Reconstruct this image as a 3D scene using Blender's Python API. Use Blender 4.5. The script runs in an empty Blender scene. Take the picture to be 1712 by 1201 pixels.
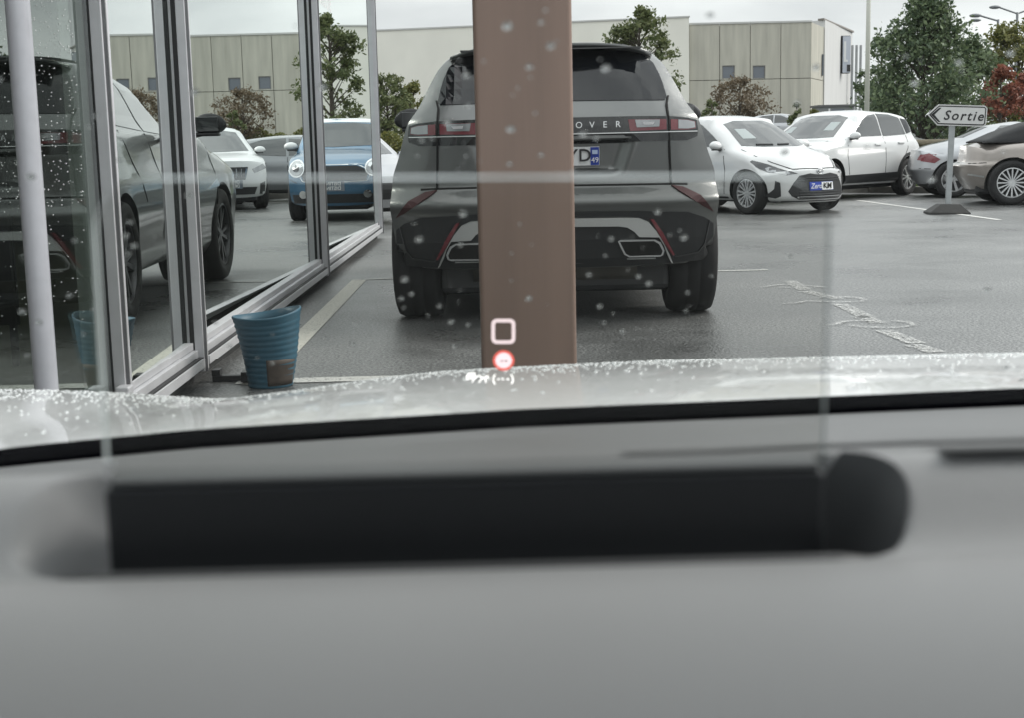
import bpy, bmesh, math, random
from mathutils import Vector, Matrix
from mathutils.bvhtree import BVHTree
random.seed(7)
R = math.radians
S = bpy.context.scene
COL = S.collection

# ---------------------------------------------------------------- camera, sky, sun, exposure
EYE = Vector((0, 0, 1.05))
FPX, CX, CY = 2283.0, 856.0, 600.5
YAW, PITCH, ROLL = 0.012666, 0.153076, -0.0225
fwd = Vector((math.sin(YAW)*math.cos(PITCH), math.cos(YAW)*math.cos(PITCH), -math.sin(PITCH)))
rt0 = Vector((math.cos(YAW), -math.sin(YAW), 0)); up0 = rt0.cross(fwd)
rt = rt0*math.cos(ROLL) + up0*math.sin(ROLL); upv = -rt0*math.sin(ROLL) + up0*math.cos(ROLL)
cam = bpy.data.cameras.new('camera'); camo = bpy.data.objects.new('camera', cam); COL.objects.link(camo)
camo.matrix_world = Matrix.Translation(EYE) @ Matrix(((rt.x, upv.x, -fwd.x), (rt.y, upv.y, -fwd.y), (rt.z, upv.z, -fwd.z))).to_4x4()
cam.sensor_width = 36; cam.lens = 36*FPX/1712; cam.clip_start = .02; cam.clip_end = 3000
cam.dof.use_dof = True; cam.dof.focus_distance = 9.0; cam.dof.aperture_fstop = 12.5
S.camera = camo

W = bpy.data.worlds.new('World'); S.world = W; W.use_nodes = True
nt = W.node_tree; N = nt.nodes; Lk = nt.links
bg = N['Background']; bg.inputs[1].default_value = 0.1
sky = N.new('ShaderNodeTexSky'); sky.sky_type = 'NISHITA'; sky.sun_disc = False
sky.sun_elevation = R(38); sky.sun_rotation = R(75)
hs = N.new('ShaderNodeHueSaturation'); hs.inputs['Saturation'].default_value = .12; Lk.new(sky.outputs[0], hs.inputs['Color'])
tc = N.new('ShaderNodeTexCoord'); sep = N.new('ShaderNodeSeparateXYZ'); Lk.new(tc.outputs['Generated'], sep.inputs[0])
mp = N.new('ShaderNodeMapping'); mp.inputs['Scale'].default_value = (1.5, 1.5, 5); Lk.new(tc.outputs['Generated'], mp.inputs[0])
nz = N.new('ShaderNodeTexNoise'); nz.inputs['Scale'].default_value = 2.2; nz.inputs['Detail'].default_value = 5; nz.inputs['Roughness'].default_value = .5
Lk.new(mp.outputs[0], nz.inputs['Vector'])
cr = N.new('ShaderNodeValToRGB'); cr.color_ramp.elements[0].position = .42; cr.color_ramp.elements[1].position = .64
cr.color_ramp.elements[0].color = (4.3, 4.6, 4.75, 1); cr.color_ramp.elements[1].color = (6.6, 6.95, 7.0, 1); Lk.new(nz.outputs[0], cr.inputs[0])
# overcast sky: brighter towards the zenith
mr = N.new('ShaderNodeMapRange'); mr.inputs[1].default_value = .1; mr.inputs[2].default_value = .9; mr.inputs[3].default_value = 1.0; mr.inputs[4].default_value = 2.1
Lk.new(sep.outputs[2], mr.inputs[0])
ml = N.new('ShaderNodeVectorMath'); ml.operation = 'SCALE'; Lk.new(cr.outputs[0], ml.inputs[0]); Lk.new(mr.outputs[0], ml.inputs['Scale'])
mx = N.new('ShaderNodeMixRGB'); mx.inputs[0].default_value = .9; Lk.new(hs.outputs[0], mx.inputs[1]); Lk.new(ml.outputs[0], mx.inputs[2])
Lk.new(mx.outputs[0], bg.inputs[0])
sl = bpy.data.lights.new('sun', 'SUN'); sl.energy = 1.5; sl.angle = R(25); sl.color = (1, .97, .93)
so = bpy.data.objects.new('sun', sl); COL.objects.link(so)
az = R(75); el = R(38)
sd = Vector((math.sin(az)*math.cos(el), math.cos(az)*math.cos(el), math.sin(el)))
so.rotation_euler = sd.to_track_quat('Z', 'Y').to_euler(); so.location = (6, 5, 12)
S.view_settings.view_transform = 'Standard'; S.view_settings.look = 'None'; S.view_settings.gamma = 1
S.view_settings.exposure = 0.70; S.view_settings.use_curve_mapping = False
S.render.engine = 'CYCLES'
S.cycles.max_bounces = 8; S.cycles.transparent_max_bounces = 16; S.cycles.glossy_bounces = 5; S.cycles.transmission_bounces = 4
S.cycles.use_denoising = True; S.cycles.caustics_reflective = False; S.cycles.caustics_refractive = False

def at(px, py, y):
    """world point seen at photo pixel (px,py) at distance y along the facade direction"""
    d = fwd + rt*((px-CX)/FPX) - upv*((py-CY)/FPX)
    return EYE + d*(y/d.y)
def gr(px, py, z=0.0):
    d = fwd + rt*((px-CX)/FPX) - upv*((py-CY)/FPX)
    return EYE + d*((z-EYE.z)/d.z)

# ---------------------------------------------------------------- materials
MATS = {}
def mat(name, col=(.5, .5, .5), rough=.5, metal=0, coat=0, noise=0, nscale=20, bump=0, bscale=60, emit=None, estr=1, spec=.5, stretch=None):
    if name in MATS: return MATS[name]
    m = bpy.data.materials.new(name); m.use_nodes = True; MATS[name] = m
    n = m.node_tree.nodes; l = m.node_tree.links; b = n['Principled BSDF']
    b.inputs['Base Color'].default_value = (*col, 1); b.inputs['Roughness'].default_value = rough; b.inputs['Metallic'].default_value = metal
    b.inputs['Coat Weight'].default_value = coat; b.inputs['Coat Roughness'].default_value = .04; b.inputs['Specular IOR Level'].default_value = spec
    t = n.new('ShaderNodeTexCoord'); src = t.outputs['Object']
    if stretch:
        q = n.new('ShaderNodeMapping'); q.inputs['Scale'].default_value = stretch; l.new(src, q.inputs[0]); src = q.outputs[0]
    if noise:
        z = n.new('ShaderNodeTexNoise'); z.inputs['Scale'].default_value = nscale; z.inputs['Detail'].default_value = 6; l.new(src, z.inputs['Vector'])
        c = n.new('ShaderNodeMapRange'); c.inputs[1].default_value = .3; c.inputs[2].default_value = .7; c.inputs[3].default_value = 1-noise; c.inputs[4].default_value = 1+noise
        l.new(z.outputs[0], c.inputs[0])
        v = n.new('ShaderNodeVectorMath'); v.operation = 'SCALE'; v.inputs[0].default_value = col; l.new(c.outputs[0], v.inputs['Scale']); l.new(v.outputs[0], b.inputs['Base Color'])
        c2 = n.new('ShaderNodeMapRange'); c2.inputs[3].default_value = max(.02, rough*.8); c2.inputs[4].default_value = min(1, rough*1.25); l.new(z.outputs[0], c2.inputs[0]); l.new(c2.outputs[0], b.inputs['Roughness'])
    if bump:
        z = n.new('ShaderNodeTexNoise'); z.inputs['Scale'].default_value = bscale; z.inputs['Detail'].default_value = 4; l.new(src, z.inputs['Vector'])
        u = n.new('ShaderNodeBump'); u.inputs['Strength'].default_value = bump; u.inputs['Distance'].default_value = .02; l.new(z.outputs[0], u.inputs['Height']); l.new(u.outputs[0], b.inputs['Normal'])
    if emit:
        b.inputs['Emission Color'].default_value = (*emit, 1); b.inputs['Emission Strength'].default_value = estr
    return m
def wet_paint(name, col, metal=0, rough=.3, drops=.25):
    """car paint under rain: clearcoat broken by beads"""
    m = mat(name, col, rough, metal, 1.0)
    n = m.node_tree.nodes; l = m.node_tree.links; b = n['Principled BSDF']
    t = n.new('ShaderNodeTexCoord'); v = n.new('ShaderNodeTexVoronoi'); v.inputs['Scale'].default_value = 90; l.new(t.outputs['Object'], v.inputs['Vector'])
    r = n.new('ShaderNodeMapRange'); r.inputs[1].default_value = .1; r.inputs[2].default_value = .38; r.inputs[3].default_value = 1; r.inputs[4].default_value = 0; l.new(v.outputs['Distance'], r.inputs[0])
    u = n.new('ShaderNodeBump'); u.inputs['Strength'].default_value = drops; u.inputs['Distance'].default_value = .003; l.new(r.outputs[0], u.inputs['Height'])
    l.new(u.outputs[0], b.inputs['Coat Normal'])
    return m
def pane(name, tint, ior, rough=0.0, boost=0.0, graze=1.0):
    """thin sheet of glass: see-through with a fresnel mirror"""
    m = bpy.data.materials.new(name); m.use_nodes = True; MATS[name] = m
    n = m.node_tree.nodes; l = m.node_tree.links; n.remove(n['Principled BSDF']); o = n['Material Output']
    tr = n.new('ShaderNodeBsdfTransparent'); tr.inputs[0].default_value = (*tint, 1)
    gl = n.new('ShaderNodeBsdfGlossy'); gl.inputs['Roughness'].default_value = rough; gl.inputs[0].default_value = (.96, 1, .98, 1)
    g = n.new('ShaderNodeNewGeometry'); f = n.new('ShaderNodeVectorMath'); f.operation = 'DOT_PRODUCT'; l.new(g.outputs['Incoming'], f.inputs[0]); l.new(g.outputs['Normal'], f.inputs[1])
    ab = n.new('ShaderNodeMath'); ab.operation = 'ABSOLUTE'; l.new(f.outputs['Value'], ab.inputs[0])
    s1 = n.new('ShaderNodeMath'); s1.operation = 'SUBTRACT'; s1.inputs[0].default_value = 1; l.new(ab.outputs[0], s1.inputs[1])
    pw = n.new('ShaderNodeMath'); pw.operation = 'POWER'; l.new(s1.outputs[0], pw.inputs[0]); pw.inputs[1].default_value = 5
    r0 = ((ior-1)/(ior+1))**2
    ma = n.new('ShaderNodeMath'); ma.operation = 'MULTIPLY_ADD'; l.new(pw.outputs[0], ma.inputs[0]); ma.inputs[1].default_value = (1-r0)*graze; ma.inputs[2].default_value = r0+boost
    ma.use_clamp = True
    mi = n.new('ShaderNodeMixShader'); l.new(ma.outputs[0], mi.inputs[0]); l.new(tr.outputs[0], mi.inputs[1]); l.new(gl.outputs[0], mi.inputs[2]); l.new(mi.outputs[0], o.inputs[0])
    return m
BLACK = mat('black_plastic', (.018, .019, .021), .45, bump=.05, bscale=300)
GLOSSB = mat('gloss_black', (.008, .009, .010), .08, coat=.6)
RUBBER = mat('tyre_rubber', (.016, .016, .017), .8, noise=.25, nscale=60)
CHROME = mat('chrome', (.7, .71, .72), .12, 1)
ALLOY = mat('alloy_rim', (.62, .63, .64), .35, .6, noise=.12, nscale=30)
DARKALLOY = mat('dark_alloy', (.12, .12, .125), .3, 1)
SILVER = mat('satin_silver', (.62, .63, .63), .32, 1)
CARGLASS = mat('car_glass', (.035, .04, .042), .03, coat=.3, spec=1.0)
DARKGLASS = mat('privacy_glass', (.006, .007, .009), .03, spec=.5)
LAMPCLEAR = mat('clear_lamp', (.32, .33, .34), .08, .5, coat=1)
LAMPDARK = mat('dark_lamp', (.05, .052, .055), .1, .3, coat=1)
LAMPRED = mat('red_lamp', (.17, .012, .022), .12, coat=1)
LAMPRED2 = mat('dull_red_lamp', (.05, .007, .009), .4)
SEAM = mat('panel_gap', (.006, .006, .006), .9)
PLATEW = mat('plate_white', (.85, .86, .86), .35)
PLATEB = mat('plate_blue', (.015, .05, .35), .35)
INK = mat('ink_black', (.012, .012, .014), .5)
WHITEINK = mat('ink_white', (.8, .8, .8), .5)
ALU = mat('aluminium_frame', (.70, .70, .73), .42, .35, noise=.06, nscale=8)
ALUD = mat('dark_gasket', (.02, .02, .022), .7)

# ---------------------------------------------------------------- mesh helpers
def link(name, me, m=None, parent=None, smooth=False, loc=None):
    if m is not None and not me.materials: me.materials.append(m)
    if smooth: me.shade_smooth()
    o = bpy.data.objects.new(name, me); COL.objects.link(o)
    if parent is not None: o.parent = parent
    if loc is not None: o.location = loc
    return o
def mk(name, bm, m=None, parent=None, smooth=False, loc=None, norm=True):
    if norm: bmesh.ops.recalc_face_normals(bm, faces=bm.faces)
    me = bpy.data.meshes.new(name); bm.to_mesh(me); bm.free()
    return link(name, me, m, parent, smooth, loc)
def pd(name, v, f, m=None, parent=None, smooth=False):
    me = bpy.data.meshes.new(name); me.from_pydata(v, [], f); me.update()
    return link(name, me, m, parent, smooth)
def tag(o, label=None, cat=None, group=None, kind=None):
    if label: o['label'] = label
    if cat: o['category'] = cat
    if group: o['group'] = group
    if kind: o['kind'] = kind
    return o
def empty(name, loc=(0, 0, 0), rz=0, **k):
    o = bpy.data.objects.new(name, None); COL.objects.link(o); o.location = loc; o.rotation_euler = (0, 0, rz); o.empty_display_size = .1
    return tag(o, **k)
def box(bm, x0, x1, y0, y1, z0, z1, bev=0):
    vs = [bm.verts.new(p) for p in ((x0,y0,z0),(x1,y0,z0),(x1,y1,z0),(x0,y1,z0),(x0,y0,z1),(x1,y0,z1),(x1,y1,z1),(x0,y1,z1))]
    fs = [bm.faces.new([vs[i] for i in q]) for q in ((0,3,2,1),(4,5,6,7),(0,1,5,4),(1,2,6,5),(2,3,7,6),(3,0,4,7))]
    if bev:
        es = list({e for f in fs for e in f.edges})
        bmesh.ops.bevel(bm, geom=es, offset=bev, segments=2, affect='EDGES', profile=.5)
def nb(): return bmesh.new()
def boxo(name, x0, x1, y0, y1, z0, z1, m, parent=None, bev=0):
    b = nb(); box(b, x0, x1, y0, y1, z0, z1, bev); return mk(name, b, m, parent)
def lathe(bm, prof, n=32, axis='z', c=(0, 0, 0), closed=False):
    """prof list of (r,h)"""
    rings = []
    for r, h in prof:
        ring = []
        for i in range(n):
            a = 2*math.pi*i/n; u, v = r*math.cos(a), r*math.sin(a)
            p = (u, v, h) if axis == 'z' else ((h, u, v) if axis == 'x' else (u, h, v))
            ring.append(bm.verts.new((p[0]+c[0], p[1]+c[1], p[2]+c[2])))
        rings.append(ring)
    m = len(rings)
    for j in range(m if closed else m-1):
        A, B = rings[j], rings[(j+1) % m]
        for i in range(n): bm.faces.new((A[i], A[(i+1) % n], B[(i+1) % n], B[i]))
    return rings
def tube(bm, pts, rad, n=8, cap=True):
    pts = [Vector(p) for p in pts]; rads = rad if isinstance(rad, (list, tuple)) else [rad]*len(pts); prev = None
    first = None
    for i, p in enumerate(pts):
        d = (pts[min(i+1, len(pts)-1)]-pts[max(i-1, 0)]).normalized()
        a = d.cross(Vector((0, 0, 1)) if abs(d.z) < .9 else Vector((1, 0, 0))).normalized(); b = d.cross(a)
        ring = [bm.verts.new(p + (a*math.cos(2*math.pi*k/n)+b*math.sin(2*math.pi*k/n))*rads[i]) for k in range(n)]
        if prev:
            for k in range(n): bm.faces.new((prev[k], prev[(k+1) % n], ring[(k+1) % n], ring[k]))
        else: first = ring
        prev = ring
    if cap:
        try: bm.faces.new(first[::-1]); bm.faces.new(prev)
        except ValueError: pass
def prism(bm, poly, y0, y1, plane='xz'):
    f = {'xz': lambda a, b, t: (a, t, b), 'yz': lambda a, b, t: (t, a, b), 'xy': lambda a, b, t: (a, b, t)}[plane]
    A = [bm.verts.new(f(a, b, y0)) for a, b in poly]; B = [bm.verts.new(f(a, b, y1)) for a, b in poly]
    bm.faces.new(A); bm.faces.new(B[::-1])
    for i in range(len(poly)): bm.faces.new((A[i], B[i], B[(i+1) % len(poly)], A[(i+1) % len(poly)]))
def interp(tab, t):
    if t <= tab[0][0]: return tab[0][1]
    for (a, b), (c, d) in zip(tab, tab[1:]):
        if t <= c: return b + (d-b)*(t-a)/(c-a)
    return tab[-1][1]
def text_mesh(s, size, depth=.0, spacing=1.0, shear=0, bold=0):
    cu = bpy.data.curves.new('lettering', 'FONT'); cu.body = s; cu.size = size; cu.extrude = depth; cu.space_character = spacing; cu.shear = shear; cu.offset = bold
    cu.align_x = 'CENTER'; cu.align_y = 'CENTER'; cu.resolution_u = 3
    o = bpy.data.objects.new('lettering', cu); COL.objects.link(o); dg = bpy.context.evaluated_depsgraph_get()
    me = bpy.data.meshes.new_from_object(o.evaluated_get(dg)); bpy.data.objects.remove(o)
    return me
def text(name, s, size, m, parent, matrix, depth=.001, spacing=1.0, shear=0, bold=0):
    me = text_mesh(s, size, depth, spacing, shear, bold); me.materials.clear(); me.transform(matrix)
    return link(name, me, m, parent)
def grid_sheet(name, fn, us, vs, m, parent=None, thick=0, smooth=True):
    v = [fn(a, b) for a in us for b in vs]; nv = len(vs); f = []
    for i in range(len(us)-1):
        for j in range(nv-1): f.append((i*nv+j, (i+1)*nv+j, (i+1)*nv+j+1, i*nv+j+1))
    o = pd(name, v, f, m, parent, smooth)
    if thick:
        md = o.modifiers.new('thickness', 'SOLIDIFY'); md.thickness = thick; md.offset = -1
    return o
def lin(a, b, n): return [a+(b-a)*i/(n-1) for i in range(n)]

# ---------------------------------------------------------------- ground and markings
def ground_z(x, y):
    return interp([(-50, 0), (30, 0), (34, .0), (52, .1), (70, 1.0), (95, 1.4), (300, 3), (2500, 6)], y)
def asphalt():
    m = bpy.data.materials.new('wet_asphalt'); m.use_nodes = True
    n = m.node_tree.nodes; l = m.node_tree.links; b = n['Principled BSDF']; t = n.new('ShaderNodeTexCoord')
    a = n.new('ShaderNodeTexNoise'); a.inputs['Scale'].default_value = 62; a.inputs['Detail'].default_value = 4; a.inputs['Roughness'].default_value = .75; l.new(t.outputs['Object'], a.inputs['Vector'])
    vo = n.new('ShaderNodeTexVoronoi'); vo.inputs['Scale'].default_value = 75; l.new(t.outputs['Object'], vo.inputs['Vector'])
    w = n.new('ShaderNodeTexNoise'); w.inputs['Scale'].default_value = .55; w.inputs['Detail'].default_value = 6; w.inputs['Roughness'].default_value = .65; l.new(t.outputs['Object'], w.inputs['Vector'])
    r = n.new('ShaderNodeValToRGB'); r.color_ramp.elements[0].position = .42; r.color_ramp.elements[0].color = (.026, .027, .028, 1)
    r.color_ramp.elements[1].position = .62; r.color_ramp.elements[1].color = (.29, .295, .29, 1); l.new(a.outputs[0], r.inputs[0])
    r2 = n.new('ShaderNodeMapRange'); r2.inputs[1].default_value = .35; r2.inputs[2].default_value = .7; r2.inputs[3].default_value = .6; r2.inputs[4].default_value = 1.4; l.new(w.outputs[0], r2.inputs[0])
    sc = n.new('ShaderNodeVectorMath'); sc.operation = 'SCALE'; l.new(r.outputs[0], sc.inputs[0]); l.new(r2.outputs[0], sc.inputs['Scale']); l.new(sc.outputs[0], b.inputs['Base Color'])
    ro = n.new('ShaderNodeMapRange'); ro.inputs[1].default_value = .35; ro.inputs[2].default_value = .65; ro.inputs[3].default_value = .24; ro.inputs[4].default_value = .5; l.new(w.outputs[0], ro.inputs[0]); l.new(ro.outputs[0], b.inputs['Roughness'])
    u = n.new('ShaderNodeBump'); u.inputs['Strength'].default_value = .5; u.inputs['Distance'].default_value = .005; b.inputs['Specular IOR Level'].default_value = .9; l.new(vo.outputs['Distance'], u.inputs['Height']); l.new(u.outputs[0], b.inputs['Normal'])
    return m
ASPH = asphalt()
def gs():
    xs = [-1500, -300, -100, -50, -20, -10, 0, 10, 20, 50, 100, 300, 1500]; ys = [-40, -10, 0, 10, 20, 30, 34, 40, 46, 52, 58, 64, 70, 80, 95, 130, 300, 900, 2500]
    o = grid_sheet('ground', lambda x, y: (x, y, ground_z(x, y)), xs, ys, ASPH, smooth=False); return tag(o, kind='structure')
gs()
def worn(name, col, th=.36):
    m = bpy.data.materials.new(name); m.use_nodes = True
    n = m.node_tree.nodes; l = m.node_tree.links; b = n['Principled BSDF']; t = n.new('ShaderNodeTexCoord')
    a = n.new('ShaderNodeTexNoise'); a.inputs['Scale'].default_value = 70; a.inputs['Detail'].default_value = 5; a.inputs['Roughness'].default_value = .7; l.new(t.outputs['Object'], a.inputs['Vector'])
    r = n.new('ShaderNodeValToRGB'); r.color_ramp.elements[0].position = th; r.color_ramp.elements[0].color = (0, 0, 0, 1); r.color_ramp.elements[1].position = th+.06; r.color_ramp.elements[1].color = (1, 1, 1, 1)
    l.new(a.outputs[0], r.inputs[0]); b.inputs['Base Color'].default_value = (*col, 1); b.inputs['Roughness'].default_value = .55
    tp = n.new('ShaderNodeBsdfTransparent'); mi = n.new('ShaderNodeMixShader'); l.new(r.outputs[0], mi.inputs[0]); l.new(tp.outputs[0], mi.inputs[1]); l.new(b.outputs[0], mi.inputs[2]); l.new(mi.outputs[0], n['Material Output'].inputs[0])
    u = n.new('ShaderNodeBump'); u.inputs['Strength'].default_value = .3; u.inputs['Distance'].default_value = .004; l.new(a.outputs[0], u.inputs['Height']); l.new(u.outputs[0], b.inputs['Normal'])
    return m
WORN = worn('worn_cream_paint', (.66, .65, .58)); WORNW = worn('worn_white_paint', (.62, .62, .59), .38); WORNX = worn('faded_paint', (.62, .62, .60), .50)
mk_parent = empty('parking_marking', kind='structure')
def stripe(pts, w, m, z=.004):
    v = []; f = []
    P = [Vector((p[0], p[1], 0)) for p in pts]
    for i, p in enumerate(P):
        d = (P[min(i+1, len(P)-1)]-P[max(i-1, 0)]).normalized(); nn = Vector((-d.y, d.x, 0))*w/2
        v += [(p.x+nn.x, p.y+nn.y, z), (p.x-nn.x, p.y-nn.y, z)]
        if i: k = 2*i; f.append((k-2, k-1, k+1, k))
    o = pd('painted_line', v, f, m, mk_parent); return o
stripe([(-1.11, 6.2), (-1.11, 11.3)], .12, WORN)
stripe([(-1.2, 6.28), (2.5, 6.28)], .13, WORNW)
stripe([(-1.17, 11.36), (2.3, 11.36)], .07, WORNW)
stripe([(6.56, 17.6), (6.56, 24.5)], .09, WORNW)
for a, b in (((1320, 470), (1345, 485)), ((1345, 487), (1400, 500)), ((1402, 508), (1452, 532)), ((1436, 529), (1470, 541)), ((1478, 553), (1533, 575)), ((1525, 577), (1566, 590))):
    p, q = gr(*a), gr(*b); stripe([p, q], .10, WORNX, .006)
for arc in ([(1275, 481), (1300, 477), (1335, 477), (1380, 481), (1340, 482), (1300, 481)],
            [(1310, 509), (1335, 507), (1350, 504), (1400, 506), (1440, 505), (1446, 502), (1432, 498), (1400, 497), (1370, 498)],
            [(1385, 545), (1400, 543), (1412, 538), (1450, 537), (1480, 538)],
            [(1420, 545), (1450, 548), (1500, 549), (1528, 545), (1520, 540), (1490, 537)]):
    stripe([gr(*p) for p in arc], .04, WORNX, .008)

# ---------------------------------------------------------------- cars
def smoothtab(tab, r):
    return lambda t: sum(interp(tab, t+r*k) for k in (-1, -.5, 0, .5, 1))/5
def car_body(sp, res=1.0):
    L, Wd = sp['L'], sp['W']; top = smoothtab(sp['top'], sp.get('sr', .07)); bot = sp.get('bot', [(-9, .24), (9, .24)])
    sect = smoothtab(sp['sect'], .03); plan = smoothtab(sp['plan'], .08)
    nose = smoothtab(sp['nose'], .02); tail = smoothtab(sp['tail'], .012)
    bf, br = sp.get('bowf', .22), sp.get('bowr', .12); rr = sp.get('rr', .05); cw = sp.get('cw', .18)
    dis = sp.get('dis')
    nu, nv, nw = int(84*res), int(sp.get('nv', 28)*res), int(sp.get('nw', 30)*res)
    def P(u, v, w):
        y0 = u*L/2; av = abs(v)
        ys = y0 + (cw*av**2.5 if y0 > .1*L/2 else (-cw*.6*av**2.5 if y0 < -.1*L/2 else 0))
        ys = max(-L/2, min(L/2, ys))
        zt = top(ys) - rr*av**4; zb = interp(bot, y0) + .02*av**4
        z = zb + w*(zt-zb)
        hw = Wd/2*plan(y0)*sect(z)
        if w > .9: hw *= 1-.035*((w-.9)/.1)**2
        if w < .1: hw *= 1-.06*((.1-w)/.1)**1.5
        x = v*hw
        e = max(0, (abs(u)-.35)/.65)**2.2
        if u > 0: y = y0 - e*(nose(z) + bf*av**3.2)
        else: y = y0 + e*(tail(z) + br*av**5)
        if dis and u < -.9: y += dis(x, z)*e
        return Vector((x, y, z))
    us = [-1+2*i/nu for i in range(nu+1)]; vs = [-1+2*i/nv for i in range(nv+1)]; ws = [i/nw for i in range(nw+1)]
    bm = nb()
    cache = {}
    def V(i, j, k):
        key = (i, j, k)
        if key not in cache: cache[key] = bm.verts.new(P(us[i], vs[j], ws[k]))
        return cache[key]
    for i in range(nu):
        for j in range(nv):
            bm.faces.new((V(i, j, nw), V(i+1, j, nw), V(i+1, j+1, nw), V(i, j+1, nw))); bm.faces.new((V(i, j, 0), V(i, j+1, 0), V(i+1, j+1, 0), V(i+1, j, 0)))
        for k in range(nw):
            bm.faces.new((V(i, 0, k), V(i+1, 0, k), V(i+1, 0, k+1), V(i, 0, k+1))); bm.faces.new((V(i, nv, k), V(i, nv, k+1), V(i+1, nv, k+1), V(i+1, nv, k)))
    for j in range(nv):
        for k in range(nw):
            bm.faces.new((V(nu, j, k), V(nu, j+1, k), V(nu, j+1, k+1), V(nu, j, k+1))); bm.faces.new((V(0, j, k), V(0, j, k+1), V(0, j+1, k+1), V(0, j+1, k)))
    bmesh.ops.recalc_face_normals(bm, faces=bm.faces)
    return bm
def cut_arches(bm, sp, paint):
    me = bpy.data.meshes.new('body'); bm.to_mesh(me); me.materials.append(paint); me.materials.append(BLACK)
    o = bpy.data.objects.new('tmp', me); COL.objects.link(o)
    cb = nb(); ra = sp['ra']; wz = sp['wr']; cutters = []
    for wy in sp['wheels']:
        for s in (-1, 1):
            x0, x1 = sorted((s*(sp['W']/2-.34), s*(sp['W']/2+.3)))
            rings = lathe(cb, [(ra, x0), (ra, x1)], 36, 'x', (0, wy, wz)); cb.faces.new(rings[0][::-1]); cb.faces.new(rings[1])
    bmesh.ops.recalc_face_normals(cb, faces=cb.faces)
    cm = bpy.data.meshes.new('cut'); cb.to_mesh(cm); cb.free(); co = bpy.data.objects.new('cut', cm); COL.objects.link(co)
    md = o.modifiers.new('b', 'BOOLEAN'); md.object = co; md.operation = 'DIFFERENCE'; md.solver = 'EXACT'
    dg = bpy.context.evaluated_depsgraph_get(); nm = bpy.data.meshes.new_from_object(o.evaluated_get(dg))
    bpy.data.objects.remove(o); bpy.data.objects.remove(co)
    for p in nm.polygons:
        c = p.center; p.material_index = 0
        for wy in sp['wheels']:
            d = math.hypot(c.y-wy, c.z-wz)
            if d < ra*1.002 and abs(c.x) > sp['W']/2-.36 and (abs(d-ra*.996) < ra*.006 or abs(abs(c.x)-(sp['W']/2-.34)) < .004): p.material_index = 1
    return nm
class Proj:
    """lays parts on a car body by casting rays at it"""
    AX = {'front': (Vector((0, -1, 0)), lambda a, b: Vector((a, 6, b))), 'rear': (Vector((0, 1, 0)), lambda a, b: Vector((a, -6, b))),
          'right': (Vector((-1, 0, 0)), lambda a, b: Vector((4, a, b))), 'left': (Vector((1, 0, 0)), lambda a, b: Vector((-4, a, b))), 'top': (Vector((0, 0, -1)), lambda a, b: Vector((a, b, 4)))}
    def __init__(s, bm): s.t = BVHTree.FromBMesh(bm)
    def hit(s, ax, a, b):
        d, f = s.AX[ax]; o = f(a, b); h = s.t.ray_cast(o, d)
        if h[0] is None:
            h = s.t.find_nearest(o+d*(6 if ax in ('front', 'rear') else 4))
            # keep the drawn position, take depth of the nearest body point
            return h[0], h[1]
        return h[0], h[1]
    def patch(s, name, ax, poly, m, parent, off=.004, thick=.012, step=.06, smooth=True):
        bm = nb(); f = bm.faces.new([bm.verts.new((a, b, 0)) for a, b in poly])
        A = [p[0] for p in poly]; B = [p[1] for p in poly]
        for k, (lo, hi) in enumerate(((min(A), max(A)), (min(B), max(B)))):
            n = int((hi-lo)/step)
            for i in range(1, n+1):
                c = lo+(hi-lo)*i/(n+1); co = (c, 0, 0) if k == 0 else (0, c, 0); no = (1, 0, 0) if k == 0 else (0, 1, 0)
                bmesh.ops.bisect_plane(bm, geom=bm.verts[:]+bm.edges[:]+bm.faces[:], plane_co=co, plane_no=no)
        bmesh.ops.triangulate(bm, faces=[f for f in bm.faces if len(f.verts) > 4])
        nr = {}
        for v in bm.verts:
            h, n_ = s.hit(ax, v.co.x, v.co.y)
            if n_.dot(s.AX[ax][0]) > 0: n_ = -n_
            v.co = h + n_*off; nr[v] = n_
        be = [e for e in bm.edges if e.is_boundary]
        vm = {}
        for e in be:
            for v in e.verts:
                if v not in vm: vm[v] = bm.verts.new(v.co - nr[v]*(thick+off))
        for e in be:
            a, b = e.verts; bm.faces.new((a, b, vm[b], vm[a]))
        bmesh.ops.recalc_face_normals(bm, faces=bm.faces)
        fr = [f for f in bm.faces if abs(f.normal.dot(s.AX[ax][0])) > .5]
        if fr and sum(f.normal.dot(s.AX[ax][0])*f.calc_area() for f in fr) > 0: bmesh.ops.reverse_faces(bm, faces=bm.faces)
        me = bpy.data.meshes.new(name); bm.to_mesh(me); bm.free()
        return link(name, me, m, parent, False)
    def both(s, name, ax, poly, m, parent, **k):
        """the same part on both flanks ('side') or mirrored on one face"""
        if ax == 'side': return [s.patch(name, 'left', poly, m, parent, **k), s.patch(name, 'right', poly, m, parent, **k)]
        return [s.patch(name, ax, poly, m, parent, **k), s.patch(name, ax, [(-a, b) for a, b in poly][::-1], m, parent, **k)]
    def line(s, name, ax, pts, w, m, parent, off=.003):
        poly1 = []; poly2 = []
        P_ = [Vector(p) for p in pts]
        for i, p in enumerate(P_):
            d = (P_[min(i+1, len(P_)-1)]-P_[max(i-1, 0)]).normalized(); q = Vector((-d.y, d.x))*w/2
            poly1.append(tuple(p+q)); poly2.append(tuple(p-q))
        return s.patch(name, ax, poly1+poly2[::-1], m, parent, off=off, thick=.006, step=.12)
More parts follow.
